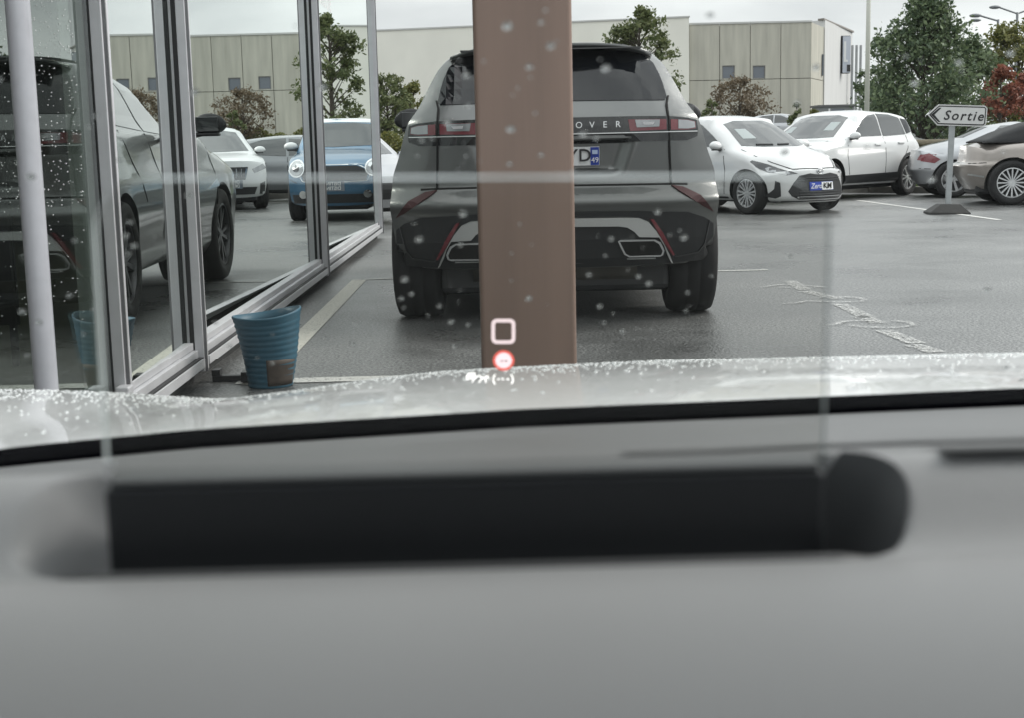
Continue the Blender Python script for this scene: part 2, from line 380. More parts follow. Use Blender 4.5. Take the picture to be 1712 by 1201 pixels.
def wheel(parent, x, y, r, tw, rimmat, ns, style='spoke', steer=0):
    s = 1 if x > 0 else -1
    b = nb(); rr = r*.66; h = tw/2
    prof = [(rr, -h*.8), (rr*1.03, -h*.98), (r*.86, -h*1.05), (r*.955, -h*.96), (r, -h*.7), (r, -h*.3), (r*.992, -h*.27), (r, -h*.24), (r, h*.24), (r*.992, h*.27), (r, h*.3), (r, h*.7), (r*.955, h*.96), (r*.86, h*1.05), (rr*1.03, h*.98), (rr, h*.8)]
    lathe(b, prof, 40, 'x', closed=True)
    t = mk('wheel', b, RUBBER, parent, True, (x, y, r)); t.rotation_euler = (0, 0, steer)
    b = nb()
    e = s*h*.92; i_ = s*h*.1
    lathe(b, [(rr*1.02, e), (rr*.955, e*1.02), (rr*.93, e*.7), (rr*.92, -i_)], 40, 'x')
    lathe(b, [(.001, e*.86), (rr*.14, e*.86), (rr*.17, e*.72), (rr*.17, 0)], 16, 'x')
    for k in range(ns):
        a0 = 2*math.pi*k/ns
        subs = (-.12, .12) if style == 'twin' else (0,)
        for da in subs:
            a = a0+da*6/ns*1.1; ca, sa = math.cos(a), math.sin(a); w0 = {'wide': .12, 'twin': .062, 'spoke': .045}[style]*r; w1 = w0*(1.5 if style != 'wide' else 1.3)
            ab = a+(da*.6 if style == 'twin' else 0)
            cb_, sb_ = math.cos(ab), math.sin(ab)
            pts = []
            for (rad, wid, cx_, sx_, xx) in ((rr*.12, w0, ca, sa, e*.84), (rr*.95, w1, cb_, sb_, e*.9)):
                for q in (-1, 1):
                    pts.append((xx, rad*cx_-q*wid/2*sx_, rad*sx_+q*wid/2*cx_)); pts.append((xx-e*.35, rad*cx_-q*wid/2*sx_, rad*sx_+q*wid/2*cx_))
            v = [b.verts.new(p) for p in pts]
            for q in ((0, 2, 6, 4), (1, 5, 7, 3), (0, 4, 5, 1), (2, 3, 7, 6)): b.faces.new([v[z] for z in q])
    mk('rim', b, rimmat, t, False)
    b = nb(); rings = lathe(b, [(.001, -i_), (rr*.93, -i_)], 32, 'x'); mk('brake_disc', b, DARKALLOY if style == 'wide' else BLACK, t)
    return t
def mirror(parent, x, y, z, m, sx=.10, sz=.075):
    s = 1 if x > 0 else -1
    b = nb(); bmesh.ops.create_uvsphere(b, u_segments=20, v_segments=12, radius=1)
    for v in b.verts:
        c = v.co; c.x *= sx*(1.15); c.y *= .075 if c.y > 0 else .03; c.z = c.z*sz*(1 if c.z > 0 else .75)
    bmesh.ops.translate(b, verts=b.verts, vec=(s*(sx+.03), 0, 0))
    h = mk('door_mirror', b, m, parent, True, (x, y, z))
    b = nb(); tube(b, [(-s*.06, .02, -sz*.9), (s*.05, .01, -sz*.75), (s*sx, 0, -sz*.7)], [.022, .02, .012], 8); box(b, min(s*.02, s*sx*1.9), max(s*.02, s*sx*1.9), -.028, .05, -sz*.88, -sz*.6, .01); mk('mirror_foot', b, BLACK, h)
    b = nb(); box(b, min(s*.02, s*sx*1.9), max(s*.02, s*sx*1.9), -.036, -.028, -sz*.5, sz*.7, .003); mk('mirror_glass', b, CARGLASS, h)
    return h
def plate(P_, ax, parent, x, z, s, col='w', w=.52, h=.11):
    pl = P_.patch('number_plate', ax, [(x-w/2, z-h/2), (x+w/2, z-h/2), (x+w/2, z+h/2), (x-w/2, z+h/2)], BLACK if col == 'k' else PLATEW, parent, off=.018, thick=.01, step=1)
    h0, n0 = P_.hit(ax, x, z); sg = 1 if ax == 'front' else -1
    rot = Matrix.Rotation(math.pi, 4, 'Z') if ax == 'front' else Matrix()
    ys = [(v.co.y) for v in pl.data.vertices]; yy = max(ys) if sg > 0 else min(ys)
    return pl, yy+sg*.003, rot @ Matrix.Rotation(math.pi/2, 4, 'X')
def make_car(name, sp, paint, label, cat, loc, heading, group=None):
    """heading = world direction (hx,hy) the car faces; builds body + shared parts"""
    h = Vector((heading[0], heading[1])).normalized(); rz = math.atan2(-h.x, h.y)
    root = empty(name, loc, rz, label=label, cat=cat, group=group)
    bm = car_body(sp, sp.get('res', 1)); P_ = Proj(bm)
    me = cut_arches(bm, sp, paint); bm.free()
    for p in me.polygons: p.use_smooth = True
    try: me.set_sharp_from_angle(angle=R(38))
    except Exception: pass
    link('body', me, None, root)
    for i, wy in enumerate(sp['wheels']):
        for s in (-1, 1): wheel(root, s*(sp['W']/2-sp['tw']/2-sp.get('wi', .03)), wy, sp['wr'], sp['tw'], sp.get('rim', ALLOY), sp.get('ns', 10), sp.get('ws', 'spoke'))
    # underbody
    boxo('underbody', -sp['W']/2+.3, sp['W']/2-.3, -sp['L']/2+.25, sp['L']/2-.3, .17, .5, BLACK, root, .04)
    g = sp.get('glass', CARGLASS)
    for nm, ax, poly, m in sp.get('parts', []):
        if ax == 'side': P_.both(nm, 'side', poly, m, root, off=.010 if nm == 'side_window' else .005)
        elif not ax.startswith('line_') and ax.endswith('2'): P_.both(nm, ax[:-1], poly, m, root)
        elif ax.startswith('line_'):
            w_ = .012
            a2 = ax[5:]
            if a2 == 'side': P_.line(nm, 'left', poly, w_, m, root); P_.line(nm, 'right', poly, w_, m, root)
            elif a2.endswith('2'): P_.line(nm, a2[:-1], poly, w_, m, root); P_.line(nm, a2[:-1], [(-a, b) for a, b in poly], w_, m, root)
            else: P_.line(nm, a2, poly, w_, m, root)
        else: P_.patch(nm, ax, poly, m, root)
    if sp.get('mirror'):
        my, mz, mm = sp['mirror']
        for s, ax in ((-1, 'left'), (1, 'right')):
            hp, _ = P_.hit(ax, my, mz); mirror(root, hp.x, my, mz, mm or paint)
    for hy, hz in sp.get('handles', []):
        for s, ax in ((-1, 'left'), (1, 'right')):
            hp, _ = P_.hit(ax, hy, hz); b = nb(); box(b, min(0, s*.035), max(0, s*.035), -.1, .1, -.018, .018, .008); mk('door_handle', b, sp.get('hmat', paint), root, False, (hp.x-s*.005, hy, hz))
    return root, P_
def copy_tree(o, parent=None):
    c = o.copy(); COL.objects.link(c); c.parent = parent
    for ch in o.children: copy_tree(ch, c)
    return c
def mirx(poly): return [(-a, b) for a, b in poly]

# --- the big grey SUV seen from behind
def velar():
    paint = wet_paint('dark_grey_metallic', (.125, .13, .128), .55, .32, .25)
    def sm(a, b, t):
        t = max(0, min(1, (t-a)/(b-a))); return t*t*(3-2*t)
    def dis(x, z):
        ax = abs(x); rx = 1-sm(.335+(z-.885)*.33, .43+(z-.885)*.33, ax)
        return .055*rx*(1-sm(1.075, 1.10, z))*sm(.87, .93, z)*1.0
    sp = dict(L=4.80, W=2.01, wr=.39, tw=.285, wheels=(-1.80, 1.12), ra=.44, wi=.01, nv=96, nw=92, rr=.035, bowr=.13, bowf=.35, dis=dis, cw=.1,
        top=[(-2.4, 1.665), (-2.0, 1.675), (-1.0, 1.69), (-.2, 1.68), (.3, 1.60), (1.15, 1.14), (2.0, 1.02), (2.3, .90), (2.4, .8)],
        bot=[(-2.4, .33), (-2.1, .30), (-1.9, .26), (1.9, .24), (2.4, .28)],
        sect=[(.2, .965), (.5, .975), (.7, 1.0), (.9, .985), (1.02, .94), (1.15, .905), (1.22, .88), (1.25, .855), (1.31, .815), (1.43, .76), (1.56, .695), (1.64, .63), (1.69, .59)],
        plan=[(-2.4, .985), (-1.6, 1), (1.4, 1), (2.0, .97), (2.4, .86)],
        nose=[(.2, .12), (.5, .02), (.8, 0), (1.0, .05)],
        tail=[(.28, .16), (.36, .08), (.5, .045), (.64, .03), (.69, .02), (.70, .0), (.735, -.005), (.805, .075), (.83, .10), (.9, .10), (1.08, .085), (1.12, .085), (1.22, .09), (1.30, .15), (1.45, .27), (1.60, .40), (1.66, .46)],
        rim=DARKALLOY, ns=5, ws='twin')
    t = make_car('parked_suv', sp, paint, 'big dark grey SUV seen from behind, parked beyond the brown post', 'car', (.375, 8.12+2.4, 0), (.03, 1))
    root, P_ = t
    root.location.x += .03*2.4
    a = math.pi
    rw = [(0, 1.325), (.30, 1.322), (.60, 1.318), (.675, 1.318), (.688, 1.34), (.672, 1.42), (.655, 1.48), (.625, 1.55), (.57, 1.60), (.49, 1.627), (.3, 1.638), (0, 1.642)]
    P_.patch('rear_window', 'rear', rw+mirx(rw[1:-1])[::-1], DARKGLASS, root, off=.004, step=.05)
    # rear spoiler: lip standing out over the window
    h, _ = P_.hit('rear', 0, 1.64)
    b = nb(); n_ = 24
    for k in range(n_+1):
        x = -.62+1.24*k/n_; q = abs(x)/.62; z = 1.672-.055*q**4; yb = h.y-.15+.17*q**3
        vs_ = [b.verts.new(p) for p in ((x, yb+.30, z+.012), (x, yb, z), (x, yb+.012, z-.022), (x, yb+.20, z-.035))]
        if k:
            for i in range(4): b.faces.new((pv[i], pv[(i+1) % 4], vs_[(i+1) % 4], vs_[i]))
        else: b.faces.new(vs_)
        pv = vs_
    b.faces.new(pv[::-1]); mk('rear_spoiler', b, paint, root, True)
    boxo('spoiler_underside', -.55, .55, h.y-.12, h.y+.02, 1.637, 1.645, GLOSSB, root)
    # lamp band
    bd = [(0, 1.222), (.5, 1.222), (.70, 1.218), (.80, 1.208), (.86, 1.195), (.868, 1.14), (.862, 1.10), (.80, 1.078), (.45, 1.076), (0, 1.076)]
    P_.patch('light_band', 'rear', bd+mirx(bd[1:-1])[::-1], GLOSSB, root, off=.008, thick=.02, step=.05)
    P_.patch('chrome_trim', 'rear', [(-.86, 1.126), (.86, 1.126), (.86, 1.131), (-.86, 1.131)], SILVER, root, off=.013, step=.05)
    for poly in ([(.445, 1.205), (.672, 1.203), (.672, 1.142), (.455, 1.138)], [(.698, 1.202), (.80, 1.196), (.848, 1.185), (.85, 1.145), (.80, 1.138), (.698, 1.140)]):
        for tl in P_.both('tail_light', 'rear', poly, LAMPRED, root, off=.012, step=.03): pass
    for poly in ([(.485, 1.202), (.632, 1.200), (.628, 1.160), (.495, 1.158)], [(.742, 1.198), (.80, 1.193), (.842, 1.183), (.845, 1.15), (.80, 1.144), (.742, 1.146)]):
        P_.both('lamp_lens', 'rear', poly, LAMPCLEAR, root, off=.016, step=.03)
    P_.both('brake_lamp', 'rear', [(.53, 1.188), (.60, 1.187), (.59, 1.172), (.535, 1.172)], mat('pale_lens', (.55, .55, .56), .2, coat=1), root, off=.020, step=.04)
    # panel gaps
    P_.line('panel_gap', 'rear', [(-.80, .818), (-.70, .822), (0, .826), (.70, .822), (.80, .818)], .010, SEAM, root)
    for s in (-1, 1): P_.line('panel_gap', 'rear', [(s*.70, .825), (s*.692, 1.0), (s*.685, 1.22), (s*.682, 1.29), (s*.695, 1.34)], .010, SEAM, root, off=.012)
    # plate with the visible characters
    pl, yy, rot = plate(P_, 'rear', root, .015, .998, '')
    P_.patch('plate_band', 'rear', [(.222, .945), (.273, .945), (.273, 1.05), (.222, 1.05)], PLATEB, pl, off=.021, thick=.002, step=1)
    text('plate_lettering', 'YD', .105, INK, pl, Matrix.Translation((.155, yy-.004, .998)) @ rot, spacing=1.05, bold=.0012)
    text('plate_lettering', '49', .045, WHITEINK, pl, Matrix.Translation((.248, yy-.006, .972)) @ rot)
    boxo('plate_emblem', .232, .264, yy-.007, yy-.005, 1.008, 1.032, mat('emblem_pale', (.45, .55, .75), .4), pl)
    for i, c in enumerate('RANGE ROVER'):
        if c != ' ':
            hp, _ = P_.hit('rear', (i-5)*.077, 1.175); text('lettering', c, .052, CHROME, root, Matrix.Translation(((i-5)*.077, hp.y-.013, 1.178)) @ rot, depth=.002)
    # black plastic lower bumper
    lb = [(0, .672), (.5, .668), (.80, .655), (.90, .62), (.955, .58), (.96, .42), (.90, .36), (.5, .345), (0, .335)]
    P_.patch('lower_bumper', 'rear', lb+mirx(lb[1:-1])[::-1], BLACK, root, off=.006, step=.06)
    # silver skid bar
    o_ = [(0, .638), (.40, .636), (.50, .630), (.555, .605), (.60, .55), (.65, .47), (.705, .36)]
    i_ = [(.69, .368), (.668, .41), (.648, .465), (.618, .512), (.50, .517), (.47, .55), (.43, .575), (.38, .583), (0, .588)]
    half = o_+i_; P_.patch('skid_bar', 'rear', o_[1:]+i_[:-1]+[(0, .588)]+mirx(i_[:-1])[::-1]+mirx(o_[1:])[::-1]+[(0, .638)], SILVER, root, off=.028, thick=.03, step=.04)
    for s in (-1, 1):
        sg = lambda q: [(s*a_, b_) for a_, b_ in q] if s > 0 else [(s*a_, b_) for a_, b_ in q][::-1]
        e = P_.patch('exhaust_tip', 'rear', sg([(.372, .498), (.385, .505), (.59, .505), (.625, .488), (.648, .44), (.64, .412), (.62, .402), (.44, .402), (.41, .42)]), CHROME, root, off=.038, thick=.05, step=.1)
        P_.patch('exhaust_opening', 'rear', sg([(.385, .495), (.585, .495), (.615, .478), (.636, .437), (.628, .414), (.445, .412), (.42, .425)]), SEAM, e, off=.040, thick=.03, step=.1)
        P_.patch('exhaust_trim', 'rear', sg([(.43, .384), (.60, .384), (.60, .389), (.43, .389)]), SILVER, e, off=.02, step=.2)
        P_.patch('reflector', 'rear', sg([(.565, .622), (.585, .622), (.64, .54), (.712, .41), (.700, .405), (.635, .50)]), LAMPRED, root, off=.030, thick=.02, step=.04)
        P_.patch('fog_lamp', 'rear', sg([(.70, .812), (.77, .80), (.87, .75), (.92, .70), (.955, .65), (.90, .682), (.81, .735), (.74, .78)]), LAMPRED2, root, off=.008, thick=.012, step=.04)
        P_.line('panel_gap', 'rear', [(s*.93, .60), (s*.90, .46), (s*.86, .41), (s*.72, .39)], .006, DARKALLOY, root, off=.012)
    # side glass, pillars, doors
    P_.both('side_window', 'side', [(-1.95, 1.29), (-1.55, 1.27), (-.45, 1.235), (-.45, 1.60), (-.9, 1.60), (-1.5, 1.56), (-1.80, 1.47)], CARGLASS, root)
    P_.both('side_window', 'side', [(-.38, 1.235), (.76, 1.21), (.82, 1.225), (.55, 1.35), (.22, 1.50), (.02, 1.575), (-.38, 1.59)], CARGLASS, root)
    P_.both('roof_rail', 'side', [(-1.9, 1.655), (-1.2, 1.672), (.1, 1.662), (.1, 1.675), (-1.2, 1.688), (-1.9, 1.668)], BLACK, root, off=.02, thick=.02)
    for s in (-1, 1): P_.line('panel_gap', ('left', 'right')[s > 0], [(-.42, .35), (-.42, 1.22)], .012, SEAM, root); P_.line('panel_gap', ('left', 'right')[s > 0], [(.88, .40), (.92, 1.12)], .012, SEAM, root); P_.line('panel_gap', ('left', 'right')[s > 0], [(-1.1, .75), (-1.25, .95), (-1.35, 1.23)], .012, SEAM, root)
    P_.both('headlight', 'front', [(.45, .80), (.80, .86), (.88, .80), (.55, .72)], LAMPCLEAR, root)
    P_.both('side_strake', 'side', [(.55, .78), (1.0, .80), (.92, .86)], CHROME, root)
    for s, ax in ((-1, 'left'), (1, 'right')):
        hp, _ = P_.hit(ax, .40, 1.20); m_ = mirror(root, hp.x+s*.03, .40, 1.285, BLACK, .12, .095)
    # underbody items seen from behind
    b = nb(); tube(b, [(-.50, -2.1, .34), (.50, -2.1, .34)], .11, 14); mk('silencer', b, mat('rusty_steel', (.10, .095, .085), .6, .4, noise=.3, nscale=8), root, True)
    b = nb(); tube(b, [(-.75, -1.80, .32), (0, -1.80, .36), (.75, -1.80, .32)], .05, 8); box(b, -.12, .12, -1.7, -1.3, .26, .46, .04); mk('rear_axle', b, BLACK, root)
    boxo('tow_cover', -.12, .12, -2.32, -2.25, .34, .40, BLACK, root, .01)
    b = nb(); tube(b, [(.05, -1.96, 1.73), (.05, -1.86, 1.74), (.05, -1.75, 1.70)], [.012, .022, .02], 8); mk('roof_aerial', b, paint, root, True)
    for s in (-1, 1):
        b = nb(); box(b, s*.36-.14, s*.36+.14, -1.75, -1.65, 1.15, 1.50, .05); mk('headrest', b, BLACK, root)
    return root
velar()

WHITE = wet_paint('white_car_paint', (.64, .65, .65), 0, .35, .1)
def P2(l): return l
def hatch_parts(front='plain'):
    return [
        ('windscreen', 'front', [(-.62, 1.0), (-.3, .975), (.3, .975), (.62, 1.0), (.60, 1.12), (.52, 1.37), (.3, 1.405), (-.3, 1.405), (-.52, 1.37), (-.60, 1.12)], CARGLASS),
    ]
def yaris():
    sp = dict(L=3.94, W=1.745, wr=.315, tw=.19, wheels=(-1.32, 1.24), ra=.36, ns=8, ws='twin', rim=ALLOY, res=.9, cw=.22, bowf=.34, bowr=.2, rr=.04,
        top=[(-1.97, 1.12), (-1.75, 1.32), (-1.5, 1.42), (-.9, 1.475), (-.2, 1.50), (.25, 1.45), (.55, 1.32), (1.12, .99), (1.6, .88), (1.85, .76), (1.97, .62)],
        bot=[(-2, .28), (-1.7, .2), (1.7, .18), (1.97, .17)],
        sect=[(.15, .93), (.35, .975), (.6, 1.0), (.8, .99), (.93, .965), (1.0, .90), (1.2, .83), (1.4, .735), (1.5, .66)],
        plan=[(-1.97, .90), (-1.5, .985), (-1.0, 1), (1.1, 1), (1.5, .97), (1.97, .85)],
        nose=[(.1, .10), (.25, .0), (.45, .03), (.62, .05), (.75, .09)], tail=[(.2, .1), (.5, 0), (.9, .05), (1.1, .15)],
        mirror=(.62, 1.02, None), handles=[(-.1, .80), (-.95, .82)],
        parts=[
            ('windscreen', 'front', [(-.63, 1.015), (-.35, .995), (.35, .995), (.63, 1.015), (.57, 1.18), (.50, 1.35), (.3, 1.40), (-.3, 1.40), (-.50, 1.35), (-.57, 1.18)], CARGLASS),
            ('side_window', 'side', [(-.35, 1.02), (.56, 1.01), (.60, 1.03), (.36, 1.18), (.04, 1.34), (-.14, 1.395), (-.35, 1.41)], CARGLASS),
            ('side_window', 'side', [(-1.25, 1.06), (-.42, 1.015), (-.42, 1.42), (-.8, 1.40), (-1.15, 1.30)], CARGLASS),
            ('headlight', 'front2', [(.40, .60), (.50, .635), (.66, .74), (.80, .80), (.83, .78), (.80, .70), (.70, .62), (.55, .575)], LAMPDARK),
            ('grille', 'front', [(-.38, .565), (-.2, .595), (0, .57), (.2, .595), (.38, .565), (.47, .46), (.54, .34), (.50, .27), (.40, .22), (-.40, .22), (-.50, .27), (-.54, .34), (-.47, .46)], BLACK),
            ('air_intake', 'front2', [(.62, .47), (.67, .50), (.68, .38), (.76, .27), (.66, .24), (.615, .27)], BLACK),
            ('headlight_lens', 'front2', [(.60, .66), (.66, .70), (.71, .68), (.70, .63), (.64, .62)], LAMPCLEAR),
            ('headlight_lens', 'front2', [(.50, .61), (.545, .63), (.56, .60), (.52, .59)], LAMPCLEAR),
            ('lower_trim', 'front', [(-.75, .20), (.75, .20), (.74, .185), (-.74, .185)], BLACK),
            ('side_skirt', 'side', [(-.95, .28), (.82, .26), (.82, .19), (-.95, .2)], BLACK),
            ('panel_gap', 'line_side', [(-.38, .26), (-.38, 1.0)], SEAM), ('panel_gap', 'line_side', [(.75, .3), (.80, .65), (.72, .97)], SEAM), ('panel_gap', 'line_side', [(-1.0, .55), (-1.2, .8), (-1.2, 1.04)], SEAM),
            ('bonnet_gap', 'line_front2', [(.0, .66), (.25, .665), (.42, .66), (.60, .76), (.72, .86), (.70, .96)], SEAM),
            ('tail_light', 'rear2', [(.45, .95), (.75, .98), (.78, .86), (.5, .84)], LAMPRED),
            ('rear_window', 'rear', [(-.55, 1.1), (.55, 1.1), (.48, 1.38), (-.48, 1.38)], DARKGLASS)])
    ang = R(31); hd = Vector((math.sin(ang), -math.cos(ang))); left = Vector((math.cos(ang), math.sin(ang)))
    # front right wheel stands at (3.88, 20.6)
    c = Vector((3.88, 20.5)) + left*.75 - hd*1.24
    root, P_ = make_car('parked_hatchback', sp, WHITE, 'small white hatchback with a blue and white plate, right of the dark SUV', 'car', (c.x, c.y, 0), hd)
    pl, yy, rot = plate(P_, 'front', root, 0, .405, '', w=.46, h=.125)
    pl.data.materials.clear(); pl.data.materials.append(PLATEB)
    P_.patch('plate_panel', 'front', [(-.225, .348), (.0, .348), (.0, .462), (-.225, .462)], PLATEW, pl, off=.021, thick=.002, step=1)
    text('plate_lettering', 'Zero', .108, WHITEINK, pl, Matrix.Translation((.118, yy+.006, .407)) @ rot, shear=.2, bold=.001)
    text('plate_lettering', 'KM', .12, INK, pl, Matrix.Translation((-.105, yy+.006, .407)) @ rot, bold=.003)
    # grille bars and badge
    for z in (.53, .50, .33, .29, .25):
        P_.line('grille_bar', 'front', [(-.40, z), (0, z-.005), (.40, z)], .012, mat('grey_plastic', (.06, .062, .065), .4), root, off=.02)
    hp, nn = P_.hit('front', 0, .625)
    b = nb()
    for rx, rz, cz in ((.062, .042, 0), (.022, .038, 0), (.046, .018, .016)):
        n_ = 24; pts = [(rx*math.cos(2*math.pi*k/n_), .0, cz+rz*math.sin(2*math.pi*k/n_)) for k in range(n_+1)]; tube(b, pts, .006, 6, False)
    mk('badge', b, CHROME, root, True, (0, hp.y+.012, .625))
    for s in (-1, 1):
        P_.line('wiper', 'front', [(s*.05+.1, 1.02), (s*.3+.12, 1.025)], .014, BLACK, root, off=.02)
    P_.patch('price_sheet', 'front', [(.30, 1.12), (.50, 1.12), (.46, 1.27), (.30, 1.27)], mat('paper_white', (.34, .38, .38), .4), root, off=.006)
    return root
yaris()
def suv3008():
    sp = dict(L=4.45, W=1.84, wr=.35, tw=.22, wheels=(-1.33, 1.35), ra=.405, ns=5, ws='twin', rim=ALLOY, res=.9, cw=.18, bowf=.38, bowr=.3, rr=.05,
        top=[(-2.22, 1.15), (-2.05, 1.38), (-1.8, 1.53), (-1.2, 1.60), (-.3, 1.63), (.1, 1.58), (.45, 1.45), (1.1, 1.10), (1.6, 1.04), (2.1, .95), (2.22, .8)],
        sect=[(.2, .95), (.45, .985), (.7, 1.0), (.95, .985), (1.05, .95), (1.12, .90), (1.3, .83), (1.5, .75), (1.63, .66)],
        plan=[(-2.22, .88), (-1.7, .98), (-1.2, 1), (1.3, 1), (1.8, .97), (2.22, .86)],
        nose=[(.2, .12), (.5, 0), (.9, .02)], tail=[(.25, .12), (.6, 0), (.9, .06), (1.2, .2)],
        mirror=(.70, 1.14, None), handles=[(-.15, .98), (-1.0, 1.0)],
        parts=[
            ('windscreen', 'front', [(-.62, 1.13), (-.35, 1.115), (.35, 1.115), (.62, 1.13), (.57, 1.3), (.51, 1.48), (.3, 1.53), (-.3, 1.53), (-.51, 1.48), (-.57, 1.3)], CARGLASS),
            ('side_window', 'side', [(-.40, 1.14), (.52, 1.125), (.57, 1.14), (.36, 1.28), (.08, 1.44), (-.12, 1.51), (-.40, 1.535)], CARGLASS),
            ('side_window', 'side', [(-1.30, 1.16), (-.46, 1.13), (-.46, 1.545), (-.9, 1.53), (-1.22, 1.47)], CARGLASS),
            ('side_window', 'side', [(-1.95, 1.26), (-1.36, 1.17), (-1.28, 1.46), (-1.6, 1.42)], DARKGLASS),
            ('headlight', 'front2', [(.42, .80), (.80, .90), (.84, .82), (.50, .72)], LAMPCLEAR),
            ('grille', 'front', [(-.45, .82), (.45, .82), (.40, .52), (-.40, .52)], BLACK), ('lower_bumper', 'front', [(-.8, .42), (.8, .42), (.75, .26), (-.75, .26)], BLACK),
            ('side_cladding', 'side', [(-.95, .46), (.95, .44), (.95, .24), (-.95, .24)], BLACK), ('side_cladding', 'side', [(-2.15, .52), (-1.78, .50), (-1.78, .26), (-2.12, .3)], BLACK),
            ('panel_gap', 'line_side', [(-.43, .45), (-.43, 1.12)], SEAM), ('panel_gap', 'line_side', [(.82, .45), (.9, .8), (.85, 1.08)], SEAM), ('panel_gap', 'line_side', [(-1.0, .6), (-1.25, .9), (-1.3, 1.14)], SEAM),
            ('tail_light', 'side', [(-2.1, 1.0), (-1.85, 1.04), (-1.85, .97), (-2.1, .92)], LAMPRED2),
            ('panel_gap', 'line_front2', [(.0, .90), (.45, .9), (.62, .98), (.66, 1.06)], SEAM)])
    ang = R(-46); hd = Vector((math.sin(ang), -math.cos(ang))); left = Vector((math.cos(ang), math.sin(ang)))
    c = Vector((7.98, 26.4)) - left*.81 + hd*1.33
    root, P_ = make_car('parked_crossover', sp, WHITE, 'white crossover with a black lower edge, parked behind the small white hatchback', 'car', (c.x, c.y, 0), hd)
    P_.both('wheel_arch_trim', 'side', [(-1.33+.47*math.cos(t_), .35+.47*math.sin(t_)) for t_ in lin(-.2, math.pi+.2, 18)]+[(-1.33+.41*math.cos(t_), .35+.41*math.sin(t_)) for t_ in lin(math.pi+.2, -.2, 18)], BLACK, root)
    P_.patch('price_sheet', 'front', [(-.50, 1.25), (-.33, 1.25), (-.32, 1.40), (-.48, 1.40)], MATS['paper_white'], root, off=.006)
    P_.patch('price_sheet', 'front', [(.33, 1.22), (.52, 1.22), (.48, 1.33), (.33, 1.33)], MATS['paper_white'], root, off=.006)
    return root
suv3008()
def coupe():
    paint = wet_paint('silver_car_paint', (.42, .43, .45), .6, .3, .1)
    sp = dict(L=4.05, W=1.77, wr=.325, tw=.22, wheels=(-1.36, 1.10), ra=.36, ns=5, ws='wide', rim=ALLOY, res=.8, cw=.2, bowf=.45, bowr=.42, rr=.08,
        top=[(-2.02, .86), (-1.75, .95), (-1.35, 1.03), (-.7, 1.28), (-.2, 1.345), (.2, 1.28), (.9, .96), (1.5, .88), (1.9, .76), (2.02, .66)],
        sect=[(.2, .95), (.5, 1.0), (.75, .99), (.88, .93), (.95, .84), (1.1, .76), (1.3, .62)],
        plan=[(-2.02, .84), (-1.6, .95), (-1.2, 1), (1.2, 1), (1.6, .96), (2.02, .8)],
        nose=[(.2, .1), (.5, 0), (.7, .05)], tail=[(.25, .12), (.5, 0), (.85, .08)],
        parts=[('side_window', 'side', [(-.9, .99), (.55, .95), (.3, 1.16), (-.1, 1.27), (-.5, 1.26)], CARGLASS),
            ('tail_light', 'side', [(-1.90, .66), (-1.68, .62), (-1.58, .69), (-1.76, .80), (-1.88, .77)], LAMPRED), ('tail_light', 'rear2', [(.45, .68), (.70, .66), (.68, .78), (.50, .78)], LAMPRED),
            ('panel_gap', 'line_side', [(-1.93, .53), (-1.74, .52)], SEAM), ('panel_gap', 'line_side', [(-.5, .3), (-.5, .93)], SEAM), ('panel_gap', 'line_side', [(.75, .4), (.75, .93)], SEAM),
            ('rear_window', 'rear', [(-.45, 1.07), (.45, 1.07), (.35, 1.25), (-.35, 1.25)], DARKGLASS)])
    hd = Vector((.985, -.14)).normalized(); right = Vector((hd.y, -hd.x))
    c = Vector((8.34, 24.7)) - right*.775 + hd*1.36
    return make_car('parked_coupe', sp, paint, 'silver coupe with a red tail lamp, just behind the white direction sign', 'car', (c.x, c.y, 0), hd)
coupe()
